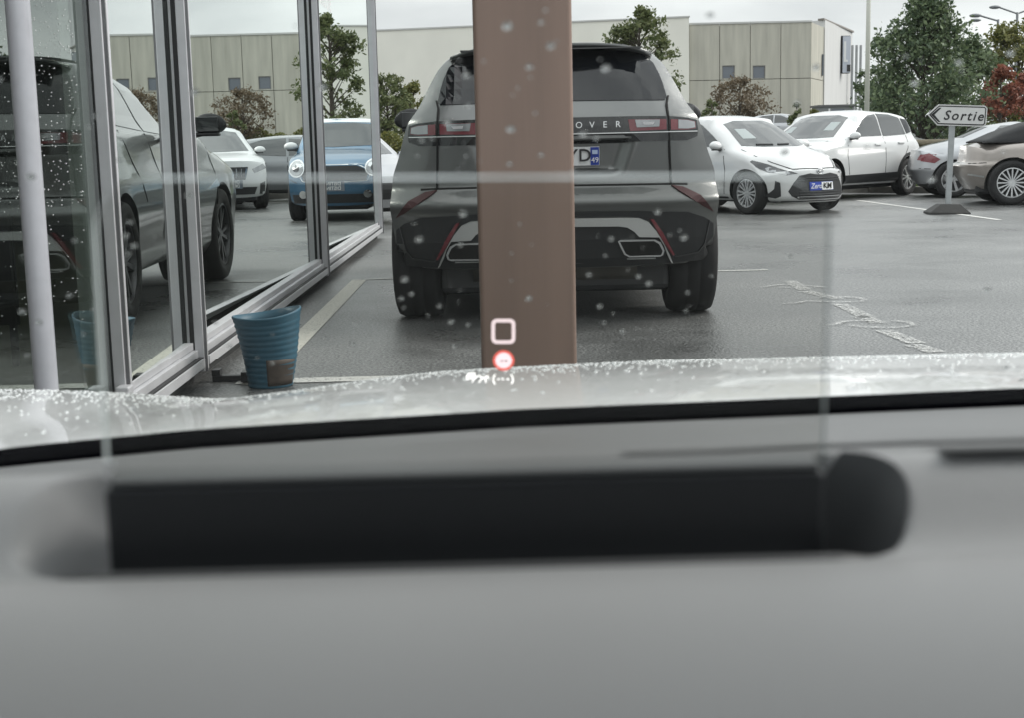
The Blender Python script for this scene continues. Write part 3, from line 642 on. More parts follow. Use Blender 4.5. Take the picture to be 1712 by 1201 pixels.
def cabrio():
    paint = wet_paint('beige_metallic', (.34, .305, .28), .5, .32, .1)
    cloth = mat('black_roof_cloth', (.02, .021, .023), .8, bump=.1, bscale=200)
    sp = dict(L=4.55, W=1.82, wr=.35, tw=.24, wheels=(-1.52, 1.2), ra=.395, ns=16, ws='spoke', rim=ALLOY, res=.8, cw=.2, bowf=.4, bowr=.3, rr=.06,
        top=[(-2.27, .93), (-2.1, .985), (-1.35, 1.02), (-1.0, 1.02), (.9, 1.0), (1.3, .97), (2.0, .82), (2.27, .65)],
        sect=[(.2, .95), (.5, .99), (.7, 1.0), (.9, .97), (1.0, .91), (1.03, .88)],
        plan=[(-2.27, .86), (-1.8, .96), (-1.3, 1), (1.2, 1), (1.7, .96), (2.27, .8)],
        nose=[(.2, .1), (.5, 0)], tail=[(.25, .2), (.45, .06), (.55, .02), (.64, .0), (.67, .10), (.95, .14)],
        parts=[('panel_gap', 'line_side', [(-2.15, .655), (-1.90, .665)], SEAM), ('bumper_trim', 'side', [(-2.15, .50), (-1.93, .46), (-1.93, .435), (-2.15, .475)], SILVER),
            ('panel_gap', 'line_side', [(-.75, .35), (-.7, .98)], SEAM)])
    hd = Vector((.98, -.17)).normalized(); right = Vector((hd.y, -hd.x))
    c = Vector((8.18, 21.5)) - right*.79 + hd*1.52
    root, P_ = make_car('parked_convertible', sp, paint, 'beige metallic convertible with a black cloth roof and many-spoke wheel at the right edge', 'car', (c.x, c.y, 0), hd)
    tp = [(-1.95, .99), (-1.65, 1.13), (-1.25, 1.27), (-.75, 1.36), (.0, 1.38), (.35, 1.32), (.95, .98)]
    ys_ = lin(-1.97, .97, 28)
    def f(y, v):
        zt = interp(tp, y); hwb = .77; z0 = .97; a = abs(v)
        return (math.copysign(min(1, (1-(1-a)**2.2))*(hwb-.16*max(0, (zt-1)/.4)*(1-a*a*0)), v) if a < .999 else math.copysign(hwb, v), y, zt-(zt-z0)*a**5)
    grid_sheet('cloth_roof', f, ys_, lin(-1, 1, 21), cloth, root, thick=.01)
    for s in (-1, 1):
        b = nb(); v = [(s*.752, y_, z_) for y_, z_ in ((-1.0, 1.04), (.58, 1.01), (.3, 1.20), (-.2, 1.27), (-.75, 1.25), (-1.08, 1.12))]
        v = [(x_-s*max(0, (z_-1.0))*.28+s*.012, y_, z_) for x_, y_, z_ in v]
        b.faces.new([b.verts.new(p) for p in v]); bmesh.ops.solidify(b, geom=b.faces[:], thickness=.012); mk('side_window', b, CARGLASS, root)
    return root
cabrio()
# --- family of plain cars for the rows behind and those mirrored in the showroom glass
def generic(name, kind, paint, label, loc, hd, rim=ALLOY, group=None, extra=None):
    if kind == 'mpv':
        sp = dict(L=4.4, W=1.82, wr=.33, tw=.2, wheels=(-1.35, 1.3), ra=.38, ns=7, rim=rim, res=.55, cw=.2, bowf=.4, bowr=.1, rr=.06,
            top=[(-2.2, 1.72), (-1.9, 1.79), (-.2, 1.82), (.3, 1.74), (1.25, 1.15), (1.9, 1.02), (2.2, .85)],
            sect=[(.2, .95), (.5, 1), (1.0, .985), (1.15, .94), (1.5, .87), (1.8, .8)], plan=[(-2.2, .96), (-1.8, 1), (1.3, 1), (2.2, .84)], nose=[(.2, .08), (.6, 0), (1, .06)], tail=[(.2, .08), (.6, 0), (1.8, .12)],
            mirror=(.75, 1.18, None),
            parts=[('windscreen', 'front', [(-.68, 1.19), (0, 1.17), (.68, 1.19), (.60, 1.6), (.5, 1.69), (-.5, 1.69), (-.60, 1.6)], CARGLASS), ('side_window', 'side', [(-.4, 1.17), (.80, 1.17), (.32, 1.48), (.0, 1.65), (-.4, 1.67)], CARGLASS), ('side_window', 'side', [(-1.5, 1.2), (-.5, 1.17), (-.5, 1.68), (-1.45, 1.67)], CARGLASS), ('rear_window', 'rear', [(-.6, 1.15), (.6, 1.15), (.55, 1.6), (-.55, 1.6)], DARKGLASS),
                   ('headlight', 'front2', [(.45, .82), (.82, .95), (.84, .82), (.5, .74)], LAMPCLEAR), ('grille', 'front', [(-.4, .78), (.4, .78), (.35, .6), (-.35, .6)], BLACK), ('panel_gap', 'line_side', [(-.45, .3), (-.45, 1.15)], SEAM), ('tail_light', 'rear2', [(.7, .9), (.85, .9), (.83, 1.3), (.72, 1.3)], LAMPRED)])
    elif kind == 'hatch':
        sp = dict(L=4.2, W=1.77, wr=.315, tw=.2, wheels=(-1.3, 1.28), ra=.36, ns=7, rim=rim, res=.55, cw=.2, bowf=.4, bowr=.2, rr=.05,
            top=[(-2.1, 1.0), (-1.85, 1.2), (-1.5, 1.38), (-.7, 1.46), (-.1, 1.47), (.3, 1.40), (1.15, .99), (1.8, .86), (2.1, .68)],
            sect=[(.2, .95), (.5, 1), (.85, .985), (.97, .92), (1.2, .82), (1.45, .68)], plan=[(-2.1, .88), (-1.5, 1), (1.2, 1), (2.1, .82)], nose=[(.2, .08), (.5, 0), (.8, .06)], tail=[(.2, .1), (.6, 0), (1.1, .15)],
            mirror=(.7, 1.0, None), handles=[(-.2, .84), (-1.0, .86)],
            parts=[('windscreen', 'front', [(-.64, 1.02), (0, 1.0), (.64, 1.02), (.52, 1.34), (.3, 1.39), (-.3, 1.39), (-.52, 1.34)], CARGLASS), ('side_window', 'side', [(-.4, 1.01), (.62, 1.01), (.20, 1.25), (-.1, 1.36), (-.4, 1.38)], CARGLASS), ('side_window', 'side', [(-1.5, 1.06), (-.46, 1.0), (-.46, 1.39), (-1.0, 1.36), (-1.35, 1.26)], CARGLASS), ('rear_window', 'rear', [(-.5, 1.08), (.5, 1.08), (.42, 1.33), (-.42, 1.33)], DARKGLASS),
                   ('headlight', 'front2', [(.42, .66), (.78, .76), (.80, .66), (.5, .6)], LAMPCLEAR), ('grille', 'front', [(-.4, .60), (.4, .60), (.45, .36), (-.45, .36)], BLACK), ('panel_gap', 'line_side', [(-.43, .26), (-.43, .98)], SEAM), ('panel_gap', 'line_side', [(.8, .4), (.85, .95)], SEAM), ('tail_light', 'rear2', [(.5, .85), (.82, .88), (.8, .75), (.5, .73)], LAMPRED)])
    elif kind == 'suv':
        sp = dict(L=4.45, W=1.85, wr=.35, tw=.22, wheels=(-1.33, 1.35), ra=.40, ns=5, rim=rim, ws='twin', res=.8, cw=.18, bowf=.30, bowr=.25, rr=.05,
            top=[(-2.22, 1.15), (-2.0, 1.42), (-1.7, 1.55), (-.3, 1.63), (.1, 1.58), (.45, 1.45), (1.1, 1.10), (1.7, 1.04), (2.15, .98), (2.22, .92)],
            sect=[(.2, .95), (.45, .985), (.7, 1.0), (.95, .985), (1.12, .90), (1.5, .75), (1.63, .66)], plan=[(-2.22, .88), (-1.2, 1), (1.3, 1), (2.22, .88)], nose=[(.2, .15), (.45, .02), (.7, 0), (1, .04)], tail=[(.25, .12), (.6, 0), (1.2, .2)],
            mirror=(.70, 1.14, None), handles=[(-.15, .98)],
            parts=[('windscreen', 'front', [(-.68, 1.13), (0, 1.11), (.68, 1.13), (.56, 1.50), (.3, 1.54), (-.3, 1.54), (-.56, 1.50)], CARGLASS), ('side_window', 'side', [(-.40, 1.14), (.68, 1.14), (.06, 1.46), (-.40, 1.535)], CARGLASS), ('side_window', 'side', [(-1.30, 1.16), (-.46, 1.13), (-.46, 1.545), (-1.22, 1.47)], CARGLASS),
                   ('headlight', 'front2', [(.50, .78), (.86, .92), (.86, .80), (.54, .70)], LAMPCLEAR), ('grille', 'front', [(-.42, .82), (.42, .82), (.36, .58), (-.36, .58)], BLACK), ('lower_grille', 'front', [(-.60, .44), (.60, .44), (.55, .30), (-.55, .30)], BLACK), ('air_intake', 'front2', [(.66, .50), (.84, .56), (.84, .30), (.66, .30)], BLACK), ('skid_trim', 'front', [(-.5, .30), (.5, .30), (.45, .26), (-.45, .26)], SILVER), ('panel_gap', 'line_side', [(-.43, .3), (-.43, 1.12)], SEAM)])
    elif kind == 'mini':
        sp = dict(L=4.1, W=1.82, wr=.34, tw=.22, wheels=(-1.3, 1.3), ra=.385, ns=8, rim=DARKALLOY, res=.9, cw=.15, bowf=.26, bowr=.15, rr=.05,
            top=[(-2.05, 1.45), (-1.8, 1.57), (-.3, 1.62), (.35, 1.60), (.5, 1.50), (.95, 1.12), (1.6, 1.03), (2.0, .92), (2.05, .85)],
            sect=[(.2, .95), (.45, .985), (.7, 1.0), (.95, .98), (1.08, .92), (1.3, .86), (1.55, .78), (1.62, .74)], plan=[(-2.05, .94), (-1.2, 1), (1.3, 1), (2.05, .92)], nose=[(.2, .12), (.45, .0), (.6, 0), (.9, .08)], tail=[(.25, .1), (.6, 0), (1.5, .15)],
            mirror=(.62, 1.16, MATS['white_car_paint']),
            parts=[('windscreen', 'front', [(-.70, 1.16), (0, 1.14), (.70, 1.16), (.60, 1.50), (.3, 1.525), (-.3, 1.525), (-.60, 1.50)], CARGLASS), ('roof_edge', 'front', [(-.62, 1.525), (0, 1.545), (.62, 1.525), (.55, 1.585), (0, 1.60), (-.55, 1.585)], WHITE),
                   ('roof_skin', 'top', [(-.62, -1.85), (.62, -1.85), (.62, .32), (-.62, .32)], WHITE),
                   ('side_window', 'side', [(-1.7, 1.17), (.58, 1.15), (.38, 1.34), (.22, 1.49), (-1.6, 1.48)], CARGLASS),
                   ('grille', 'front', [(-.62, .72), (-.56, .80), (-.45, .85), (.45, .85), (.56, .80), (.62, .72), (.58, .62), (-.58, .62)], BLACK),
                   ('grille_frame', 'line_front', [(-.60, .62), (-.65, .70), (-.58, .81), (-.46, .868), (.46, .868), (.58, .81), (.65, .70), (.60, .62), (.3, .605), (-.3, .605), (-.60, .62)], CHROME),
                   ('grille_frame', 'line_front', [(-.56, .70), (-.25, .70), (-.15, .73), (.15, .73), (.25, .70), (.56, .70)], CHROME),
                   ('lower_bumper', 'front', [(-.78, .42), (.78, .42), (.76, .24), (-.76, .24)], BLACK), ('panel_gap', 'line_front', [(-.84, .66), (-.7, .60)], SEAM)])
    h = Vector(hd).normalized()
    return make_car(name, sp, paint, label, 'car', loc, h, group)
BLUE = wet_paint('blue_car_paint', (.03, .115, .21), .4, .32, .15)
GREYP = wet_paint('grey_car_paint', (.20, .21, .22), .6, .32, .1)
SILV = MATS['silver_car_paint']
root, P_ = generic('parked_mini', 'mini', BLUE, 'blue compact car with white roof and mirrors, seen mirrored in the showroom glass', (.05, 23.1, 0), (-.05, -1))
for s in (-1, 1):
    def oval(cx, cz, rx, rz, n=24): return [(cx+rx*math.cos(2*math.pi*k/n), cz+rz*math.sin(2*math.pi*k/n)) for k in range(n)]
    hl = P_.patch('headlight', 'front', oval(s*.70, .815, .135, .135), CHROME, root, off=.012)
    P_.patch('headlight_glass', 'front', oval(s*.70, .815, .112, .112), LAMPCLEAR, hl, off=.018); P_.patch('headlight_bulb', 'front', oval(s*.70, .81, .05, .05), LAMPDARK, hl, off=.022)
    P_.patch('fog_lamp', 'front', oval(s*.60, .42, .06, .06), CHROME, root, off=.01)
pl, yy, rot = plate(P_, 'front', root, 0, .545, '', 'k', w=.52, h=.15)
pl.data.materials.clear(); pl.data.materials.append(mat('grey_plate', (.16, .19, .23), .4))
for dz in (.035, -.035): text('plate_lettering', 'DISTINXION', .075, WHITEINK, pl, Matrix.Translation((0, yy+.006, .545+dz)) @ rot, bold=.001)
root, P_ = generic('parked_white_crossover', 'suv', WHITE, 'white crossover with black grille and skid bar, seen mirrored in the showroom glass', (3.75, 28.0, 0), (-.42, -1), rim=DARKALLOY)
pl, yy, rot = plate(P_, 'front', root, 0, .50, '', 'k', w=.60, h=.16)
pl.data.materials.clear(); pl.data.materials.append(MATS['grey_plate'])
for dz in (.038, -.038): text('plate_lettering', 'DISTINXION', .085, WHITEINK, pl, Matrix.Translation((0, yy+.006, .50+dz)) @ rot, bold=.001)
for k in range(9): P_.line('grille_bar', 'front', [(-.36+.09*k, .62), (-.38+.095*k, .79)], .014, CHROME, root, off=.012)
generic('parked_grey_hatchback', 'hatch', GREYP, 'grey hatchback side-on behind the blue car, seen mirrored in the showroom glass', (2.3, 31.5, 0), (-1, .12))
generic('parked_silver_estate', 'hatch', SILV, 'silver car half hidden between the end of the glass front and the dark SUV', (-2.45, 21.9, 0), (.42, -1))
generic('parked_van', 'mpv', WHITE, 'tall white people carrier behind the wooden rail, left of the sign', (12.6, 45, 0), (.62, -.78))
vn = generic('parked_white_saloon', 'hatch', SILV, 'pale car behind the wooden rail, just right of the sign', (15.8, 43.5, 0), (-.72, -.7))[0]
far = [(14.6, 68, 1.0, (.9, -.4), 'white car glimpsed under the big green tree, behind the pole'), (17.6, 70, 1.0, (-.8, -.6), 'second pale car glimpsed under the big green tree'), (25.8, 64, .8, (-.6, -.8), 'pale car under the red leaved tree at right'), (22.3, 66, .8, (.5, -.85), 'pale car left of the red leaved tree trunk'), (27.6, 60, .6, (-.9, -.3), 'pale car at the far right edge behind the hedge')]
for x, y, z, hd, lb in far:
    c = copy_tree(vn); c.location = (x, y, z); h = Vector(hd).normalized(); c.rotation_euler = (0, 0, math.atan2(-h.x, h.y)); c.name = 'parked_car'; c['label'] = lb; c['group'] = 'cars parked far off under the trees'

# ---------------------------------------------------------------- showroom with glass front
def showroom():
    root = empty('glazed_showroom', (-1.4, 2.5, 0), 0, label='showroom with tall glass panes in grey aluminium frames along the left', cat='building')
    ox, oy = -1.4, 2.5
    def B(n, x0, x1, y0, y1, z0, z1, m, bev=.003): return boxo(n, x0-ox, x1-ox, y0-oy, y1-oy, z0, z1, m, root, bev)
    G = pane('showroom_glass', (.80, .85, .81), 1.65, 0, .05); G2 = pane('coated_showroom_glass', (.72, .78, .74), 1.9, 0, .55)
    H = 4.2; ye = 16.85
    joints = [1.2, 3.55, 4.95, 6.30, 11.15, ye]
    rot = [.0, -.004, -.018, .024, .024]
    for i in range(5):
        a, b = joints[i]+.03, joints[i+1]-.03; r = rot[i]; L = (b-a)/2
        bm = nb(); box(bm, -.004, .004, -L, L, 0, H-.28)
        o = mk('glass_pane', bm, G if i < 2 else G2, root, False, ((-1.385, -1.385, -1.40, -1.47, -1.45)[i]-ox, (a+b)/2-oy, .20)); o.rotation_euler = (0, 0, -r)
    for j, y in enumerate(joints):
        # each mullion: two cheeks with a dark gasket between
        xo = -1.34 if j < 4 else -1.335
        B('mullion', -1.49, xo, y-.052, y-.012, .06, H, ALU); B('mullion', -1.49, xo, y+.004, y+.044, .06, H, ALU)
        B('mullion_gasket', -1.47, xo-.008, y-.011, y+.003, .06, H, ALUD, 0)
        B('mullion_bead', xo+.001, xo+.012, y-.040, y-.028, .06, H, mat('dark_aluminium', (.22, .22, .23), .4, .5), 0)
        B('mullion_gasket', -1.40, -1.38, y-.058, y-.053, .1, H, ALUD, 0); B('mullion_gasket', -1.40, -1.38, y+.045, y+.05, .1, H, ALUD, 0)
    for a, b in zip(joints, joints[1:]):
        B('sill', -1.50, -1.335, a+.05, b-.055, .08, .125, ALU); B('sill', -1.46, -1.365, a+.05, b-.055, .127, .165, ALU); B('sill', -1.44, -1.385, a+.05, b-.055, .167, .20, ALU)
        B('sill_groove', -1.362, -1.340, a+.06, b-.06, .126, .132, ALUD, 0)
        B('head_rail', -1.47, -1.345, a+.05, b-.055, H-.08, H, ALU)
    B('plinth', -1.75, -1.41, 1.0, ye+.02, -.02, .078, mat('dark_concrete', (.05, .05, .05), .8, noise=.3, nscale=12, bump=.3), .005)
    B('fascia', -1.9, -1.30, 1.0, ye+.1, H, H+.5, ALU)
    # rain specks on the first panes
    rn = random.Random(21); v = []; f = []
    for i in range(2600):
        y = rn.uniform(2.6, 4.7); z = rn.uniform(.5, 2.2); r = rn.uniform(.0012, .0032); k = len(v)
        if rn.random() > (1 if z > .9 else .3): continue
        v.append((-1.378-ox, y-oy, z)); v += [(-1.381-ox, y-oy+r*math.cos(a), z+r*math.sin(a)) for a in (0, 1.26, 2.51, 3.77, 5.03)]
        f += [(k, k+1+q, k+1+(q+1) % 5) for q in range(5)]
    o = pd('rain_specks', v, f, mat('rain_speck', (.7, .72, .72), .2, spec=.9), root); o['kind'] = 'stuff'
    # hinge on the door leaf
    b = nb(); box(b, -.03, .02, -.035, .035, -.03, .035, .006); tube(b, [(.01, 0, -.14), (.01, 0, -.03)], .013, 10); mk('door_hinge', b, ALU, root, False, (-1.33-ox, 4.86-oy, .20))
    # lettering on the panes
    Rm = Matrix.Rotation(math.pi/2, 4, 'Z') @ Matrix.Rotation(math.pi/2, 4, 'X')
    for y, z in ((6.9, 2.0), (12.1, 2.38)): text('lettering', 'contrôle', .30, mat('vinyl_white', (.75, .75, .75), .5), root, Matrix.Translation((-1.392-ox, y-oy, z)) @ Rm, depth=.0005, bold=.002)
    # inside
    tile = mat('beige_floor', (.30, .28, .20), .35, noise=.15, nscale=3)
    B('floor', -9.5, -1.75, 1.0, ye, -.02, .06, tile, 0)
    B('wall', -9.6, -9.5, 1.0, ye, .06, H, mat('interior_grey', (.12, .125, .125), .8, noise=.1), 0)
    B('wall', -9.5, -1.5, ye-.02, ye+.1, .06, H, mat('interior_white', (.30, .32, .31), .8), 0)
    B('wall', -9.5, -1.5, .9, 1.0, .06, H, MATS['interior_grey'], 0)
    B('ceiling', -9.5, -1.48, 1.0, ye, H-.1, H+.05, MATS['interior_white'], 0)
    return root
showroom()
# goods inside, close to the glass
sh = empty('display_shelf', (-2.6, 5.5, .06), 0, label='dark shelving rack of goods standing inside behind the first panes', cat='shelf')
DK = mat('dark_shelf', (.03, .03, .032), .6)
for z in (.3, .75, 1.2): boxo('shelf_board', -.6, .3, -.25, 1.1, z, z+.03, DK, sh)
for x in (-.58, .28):
    for y in (-.23, 1.08): boxo('shelf_post', x-.015, x+.015, y-.015, y+.015, 0, 1.6, DK, sh)
boxo('back_panel', -.6, .3, 1.1, 1.12, .2, 1.6, DK, sh)
for i, (x, y, z, w, d, h, c) in enumerate([(-.4, .1, .78, .2, .2, .25, (.25, .12, .08)), (-.1, .2, 1.23, .15, .3, .2, (.3, .3, .28)), (.05, .5, .33, .2, .25, .3, (.12, .14, .16)), (-.3, .6, .78, .3, .2, .2, (.2, .19, .17)), (.1, .8, 1.23, .12, .12, .28, (.35, .18, .06))]):
    tag(boxo('stock_box', -2.6+x, -2.6+x+w, 5.5+y, 5.5+y+d, .06+z, .06+z+h, mat('box_colour_%d' % i, c, .6), None, .006), ['red-brown box on the rack inside', 'pale box on the top board of the rack inside', 'slate coloured box low on the rack inside', 'beige box on the middle board of the rack inside', 'orange-brown box on the top board of the rack inside'][i], 'box', 'goods on the rack inside')
st = empty('bar_stool', (-2.15, 4.75, .06), 0, label='stool with an orange seat inside behind the first pane', cat='stool')
b = nb(); lathe(b, [(.001, .68), (.17, .68), (.18, .65), (.17, .60), (.001, .60)], 20); mk('seat', b, mat('orange_vinyl', (.6, .16, .04), .5), st, True)
for a in range(4):
    t_ = math.pi/4+a*math.pi/2; b = nb(); tube(b, [(.12*math.cos(t_), .12*math.sin(t_), .6), (.2*math.cos(t_), .2*math.sin(t_), 0)], .012, 8); mk('leg', b, DK, st)
b = nb(); lathe(b, [(.165, .25), (.175, .24), (.165, .23)], 20, closed=True); mk('foot_ring', b, CHROME, st)
# round post in front of the panes
b = nb(); lathe(b, [(.032, 0), (.032, 4.2)], 24, c=(0, 0, 0)); lathe(b, [(.001, 0), (.05, 0), (.05, .02), (.032, .03)], 24)
tag(mk('round_post', b, mat('painted_post', (.60, .60, .64), .35, .1, noise=.05), None, True, (-1.235, 3.72, 0)), 'slim round light grey post in front of the leftmost pane', 'post')
# blue ribbed planter
def planter():
    p = gr(447, 652); b = nb(); prof = []; n = 46; H_ = .335
    for i in range(n+1):
        t = i/n; r = .098+.052*t; rib = .0035*max(0, math.sin(t*2*math.pi*13)) if t < .96 else .004
        prof.append((r+rib, t*H_))
    prof += [(.152, H_+.004), (.146, H_+.004), (.138, H_-.03), (.10, .02), (.001, .02)]
    rings = lathe(b, [(.001, 0)]+prof, 48)
    for v in b.verts:
        a = math.atan2(v.co.y, v.co.x); t = v.co.z/H_; v.co.x *= 1+.02*t; v.co.z += .016*math.cos(a-.2)*t**2 + .008*math.sin(a*2+1)*t**3
        v.co.x += .010*math.sin(t*4)*.4
    o = mk('planter', b, mat('blue_rubber', (.035, .115, .17), .45, noise=.18, nscale=6), None, True, (p.x, p.y+.1, 0))
    tag(o, 'blue ribbed empty plant pot standing by the glass front', 'plant pot')
    # dark brown patch low on its right side
    v = []; f = []; nA = 12
    for j in range(6):
        t = .04+.36*j/5
        for i in range(nA+1):
            a = R(-88)+R(75)*i/nA; r = (.098+.052*t)+.0052; v.append((r*math.cos(a)*1.0, r*math.sin(a), t*H_))
    for j in range(5):
        for i in range(nA): k = j*(nA+1)+i; f.append((k, k+1, k+nA+2, k+nA+1))
    s = pd('brown_patch', v, f, mat('patch_brown', (.07, .055, .045), .6, noise=.3, nscale=25), o, True); md = s.modifiers.new('t', 'SOLIDIFY'); md.thickness = .003
planter()
# door track bracket on the ground by the pot
b = nb(); box(b, -.16, .10, -.02, .02, .0, .03, .004); box(b, -.02, .02, -.06, .02, .0, .05, .004); box(b, -.16, -.12, -.03, .03, .03, .06, .004)
tag(mk('door_stop', b, mat('black_steel', (.03, .03, .032), .4, .5), None, False, (-1.16, 6.32, 0)), 'small dark metal door stop on the ground left of the blue pot', 'door stop')
# brown post
pL, pR = at(805, 612, 3.95), at(965, 612, 3.95)
b = nb(); w = pR.x-pL.x; prism(b, [(0, 0), (w, 0), (w, w), (0, w)], 0, 4.6, 'xy'); es = [e for e in b.edges if abs(e.verts[0].co.z-e.verts[1].co.z) > 1]
bmesh.ops.bevel(b, geom=es, offset=.014, segments=4, affect='EDGES', profile=.5)
tag(mk('square_post', b, mat('brown_painted_steel', (.25, .172, .138), .42, noise=.14, nscale=1.0, bump=.03, bscale=6, stretch=(7, 7, .5)), None, False, (pL.x, 3.95, 0)), 'thick square brown post standing between the bonnet and the grey SUV', 'post')

# ---------------------------------------------------------------- sign "Sortie"
def sortie():
    p = gr(1584, 357); root = empty('direction_sign', (p.x, p.y, 0), R(-3), label='white arrow sign reading Sortie on a grey pole with a black rubber foot', cat='sign')
    root.rotation_euler = (0, R(1.5), R(-4))
    b = nb(); v0 = [(-.29, -.2), (.27, -.2), (.27, .2), (-.29, .2)]; v1 = [(-.13, -.12), (.14, -.12), (.14, .12), (-.13, .12)]
    A = [b.verts.new((x, y, 0)) for x, y in v0]; A2 = [b.verts.new((x, y, .025)) for x, y in v0]; C_ = [b.verts.new((x, y, .14)) for x, y in v1]
    for P_, Q in ((A, A2), (A2, C_)):
        for i in range(4): b.faces.new((P_[i], P_[(i+1) % 4], Q[(i+1) % 4], Q[i]))
    b.faces.new(A[::-1]); b.faces.new(C_); mk('foot', b, mat('black_rubber_foot', (.035, .034, .033), .7, noise=.3, nscale=15), root)
    boxo('pole', -.04, .04, -.02, .02, .13, 1.50, mat('galvanised_steel', (.38, .40, .41), .42, .5, noise=.1, nscale=12), root, .008)
    hw, hh = .41, .145
    def arrow(k, y0, y1, m, nm, par):
        w_, h_ = hw-k, hh-k; tip = -hw+k*1.35; r_ = max(.008, .035-k*.6)
        q = [(tip, 0), (tip+.14*(h_/hh)*1.05, -h_), (w_-r_, -h_), (w_, -h_+r_), (w_, h_-r_), (w_-r_, h_), (tip+.14*(h_/hh)*1.05, h_)]
        b = nb(); prism(b, q, y0, y1); o = mk(nm, b, m, par); return o
    Wt = mat('sign_white', (.66, .66, .65), .4, noise=.06, nscale=9)
    brd = arrow(0, -.045, -.022, Wt, 'board', root); brd.location = (.05, 0, 1.375); brd.rotation_euler = (0, R(1.5), 0)
    arrow(.016, -.048, -.0452, INK, 'black_border', brd); arrow(.032, -.051, -.0482, Wt, 'board_face', brd)
    # thick black chevron point
    b = nb(); prism(b, [(-.365, 0), (-.255, -.098), (-.225, -.098), (-.315, 0), (-.225, .098), (-.255, .098)], -.054, -.0512); mk('arrow_point', b, INK, brd)
    text('lettering', 'Sortie', .185, INK, brd, Matrix.Translation((.085, -.0535, -.008)) @ Matrix.Rotation(math.pi/2, 4, 'X'), shear=.25, spacing=1.22, bold=.0025)
    boxo('bracket', -.06, .06, -.022, .03, 1.49, 1.52, MATS['galvanised_steel'], root, .003)
sortie()

# ---------------------------------------------------------------- verge, kerb, rail
GR = mat('verge_grass_soil', (.055, .085, .02), .9, noise=.4, nscale=3)
def verge_edge(x):  # y of the kerb at x
    return 29.0 - (x-6)*1.35 if x < 9.5 else 24.3
vx = lin(-6, 60, 67)
def ey(x): return max(25.2, min(33, 28.6-(x-7)*1.0))
def vf(x, t):
    y0 = ey(x); y = y0+.15+t*(6.0); z = .12+.62*(3*t*t-2*t**3 if t < 1 else 1) if t < .999 else .74
    return (x, y, z)
o = grid_sheet('verge_bank', vf, vx, lin(0, 1, 12), GR); tag(o, kind='structure')
o = grid_sheet('verge_back', lambda x, t: (x, ey(x)+6.15+t*2.5, .74-.74*t), vx, lin(0, 1, 6), GR); tag(o, kind='structure')
kb = empty('kerb', kind='structure')
KM = mat('kerb_concrete', (.22, .21, .19), .7, noise=.25, nscale=6, bump=.2)
x = -6.0; nk = 0
while x < 24:
    p0 = Vector((x, ey(x), 0)); p1 = Vector((x+.97, ey(x+.97), 0)); d = (p1-p0)
    if nk == 0: b = nb(); box(b, 0, 1, 0, .14, -.05, .13, .012); km = bpy.data.meshes.new('kerb_stone'); b.to_mesh(km); b.free(); km.materials.append(KM)
    k = link('kerb_stone', km, None, kb, False, p0); k.rotation_euler = (0, 0, math.atan2(d.y, d.x)); k.scale = (d.length*.99, 1, 1)
    x += .98; nk += 1
# grass blades
v = []; f = []
for i in range(26000):
    x = random.uniform(4.5, 16); t = random.random(); p = vf(x, t*.9); h = random.uniform(.04, .13); a = random.random()*6.28; w = .012; dx, dy = math.cos(a)*w, math.sin(a)*w
    lx, ly = random.uniform(-.04, .04), random.uniform(-.04, .04); k = len(v)
    v += [(p[0]-dx, p[1]-dy, p[2]), (p[0]+dx, p[1]+dy, p[2]), (p[0]+lx, p[1]+ly, p[2]+h)]; f.append((k, k+1, k+2))
tag(pd('grass', v, f, mat('grass_blades', (.10, .16, .03), .7, noise=.45, nscale=1.5)), 'green grass on the verge bank behind the kerb', 'grass', kind='stuff')
rl = empty('guard_rail', (7, 31.5, .7), 0, label='low weathered wooden guard rail behind the grass verge', cat='rail')
WD = mat('weathered_wood', (.19, .165, .12), .8, noise=.3, nscale=10, bump=.3, stretch=(1, 8, 8))
for zz in (.03, .27): 
    b = nb(); tube(b, [(-2, 0, zz), (16, -.6, zz)], .085, 10); mk('rail_beam', b, WD, rl, True)
for i in range(10):
    b = nb(); tube(b, [(-1.5+1.9*i, .1-.06*i, -.5), (-1.5+1.9*i, .1-.06*i, .34)], .075, 8); mk('rail_post', b, WD, rl, True)

# ---------------------------------------------------------------- foliage
def leafmat(name, c1, c2):
    m = bpy.data.materials.new(name); m.use_nodes = True; n = m.node_tree.nodes; l = m.node_tree.links; b = n['Principled BSDF']
    g = n.new('ShaderNodeNewGeometry'); r = n.new('ShaderNodeValToRGB'); r.color_ramp.elements[0].color = (*c1, 1); r.color_ramp.elements[1].color = (*c2, 1); l.new(g.outputs['Random Per Island'], r.inputs[0]); l.new(r.outputs[0], b.inputs['Base Color'])
    b.inputs['Roughness'].default_value = .6
    tl = n.new('ShaderNodeBsdfTranslucent'); l.new(r.outputs[0], tl.inputs[0]); mi = n.new('ShaderNodeMixShader'); mi.inputs[0].default_value = .25
    l.new(b.outputs[0], mi.inputs[1]); l.new(tl.outputs[0], mi.inputs[2]); l.new(mi.outputs[0], n['Material Output'].inputs[0]); return m
BARK = mat('bark', (.07, .058, .045), .9, noise=.3, nscale=8, bump=.4)
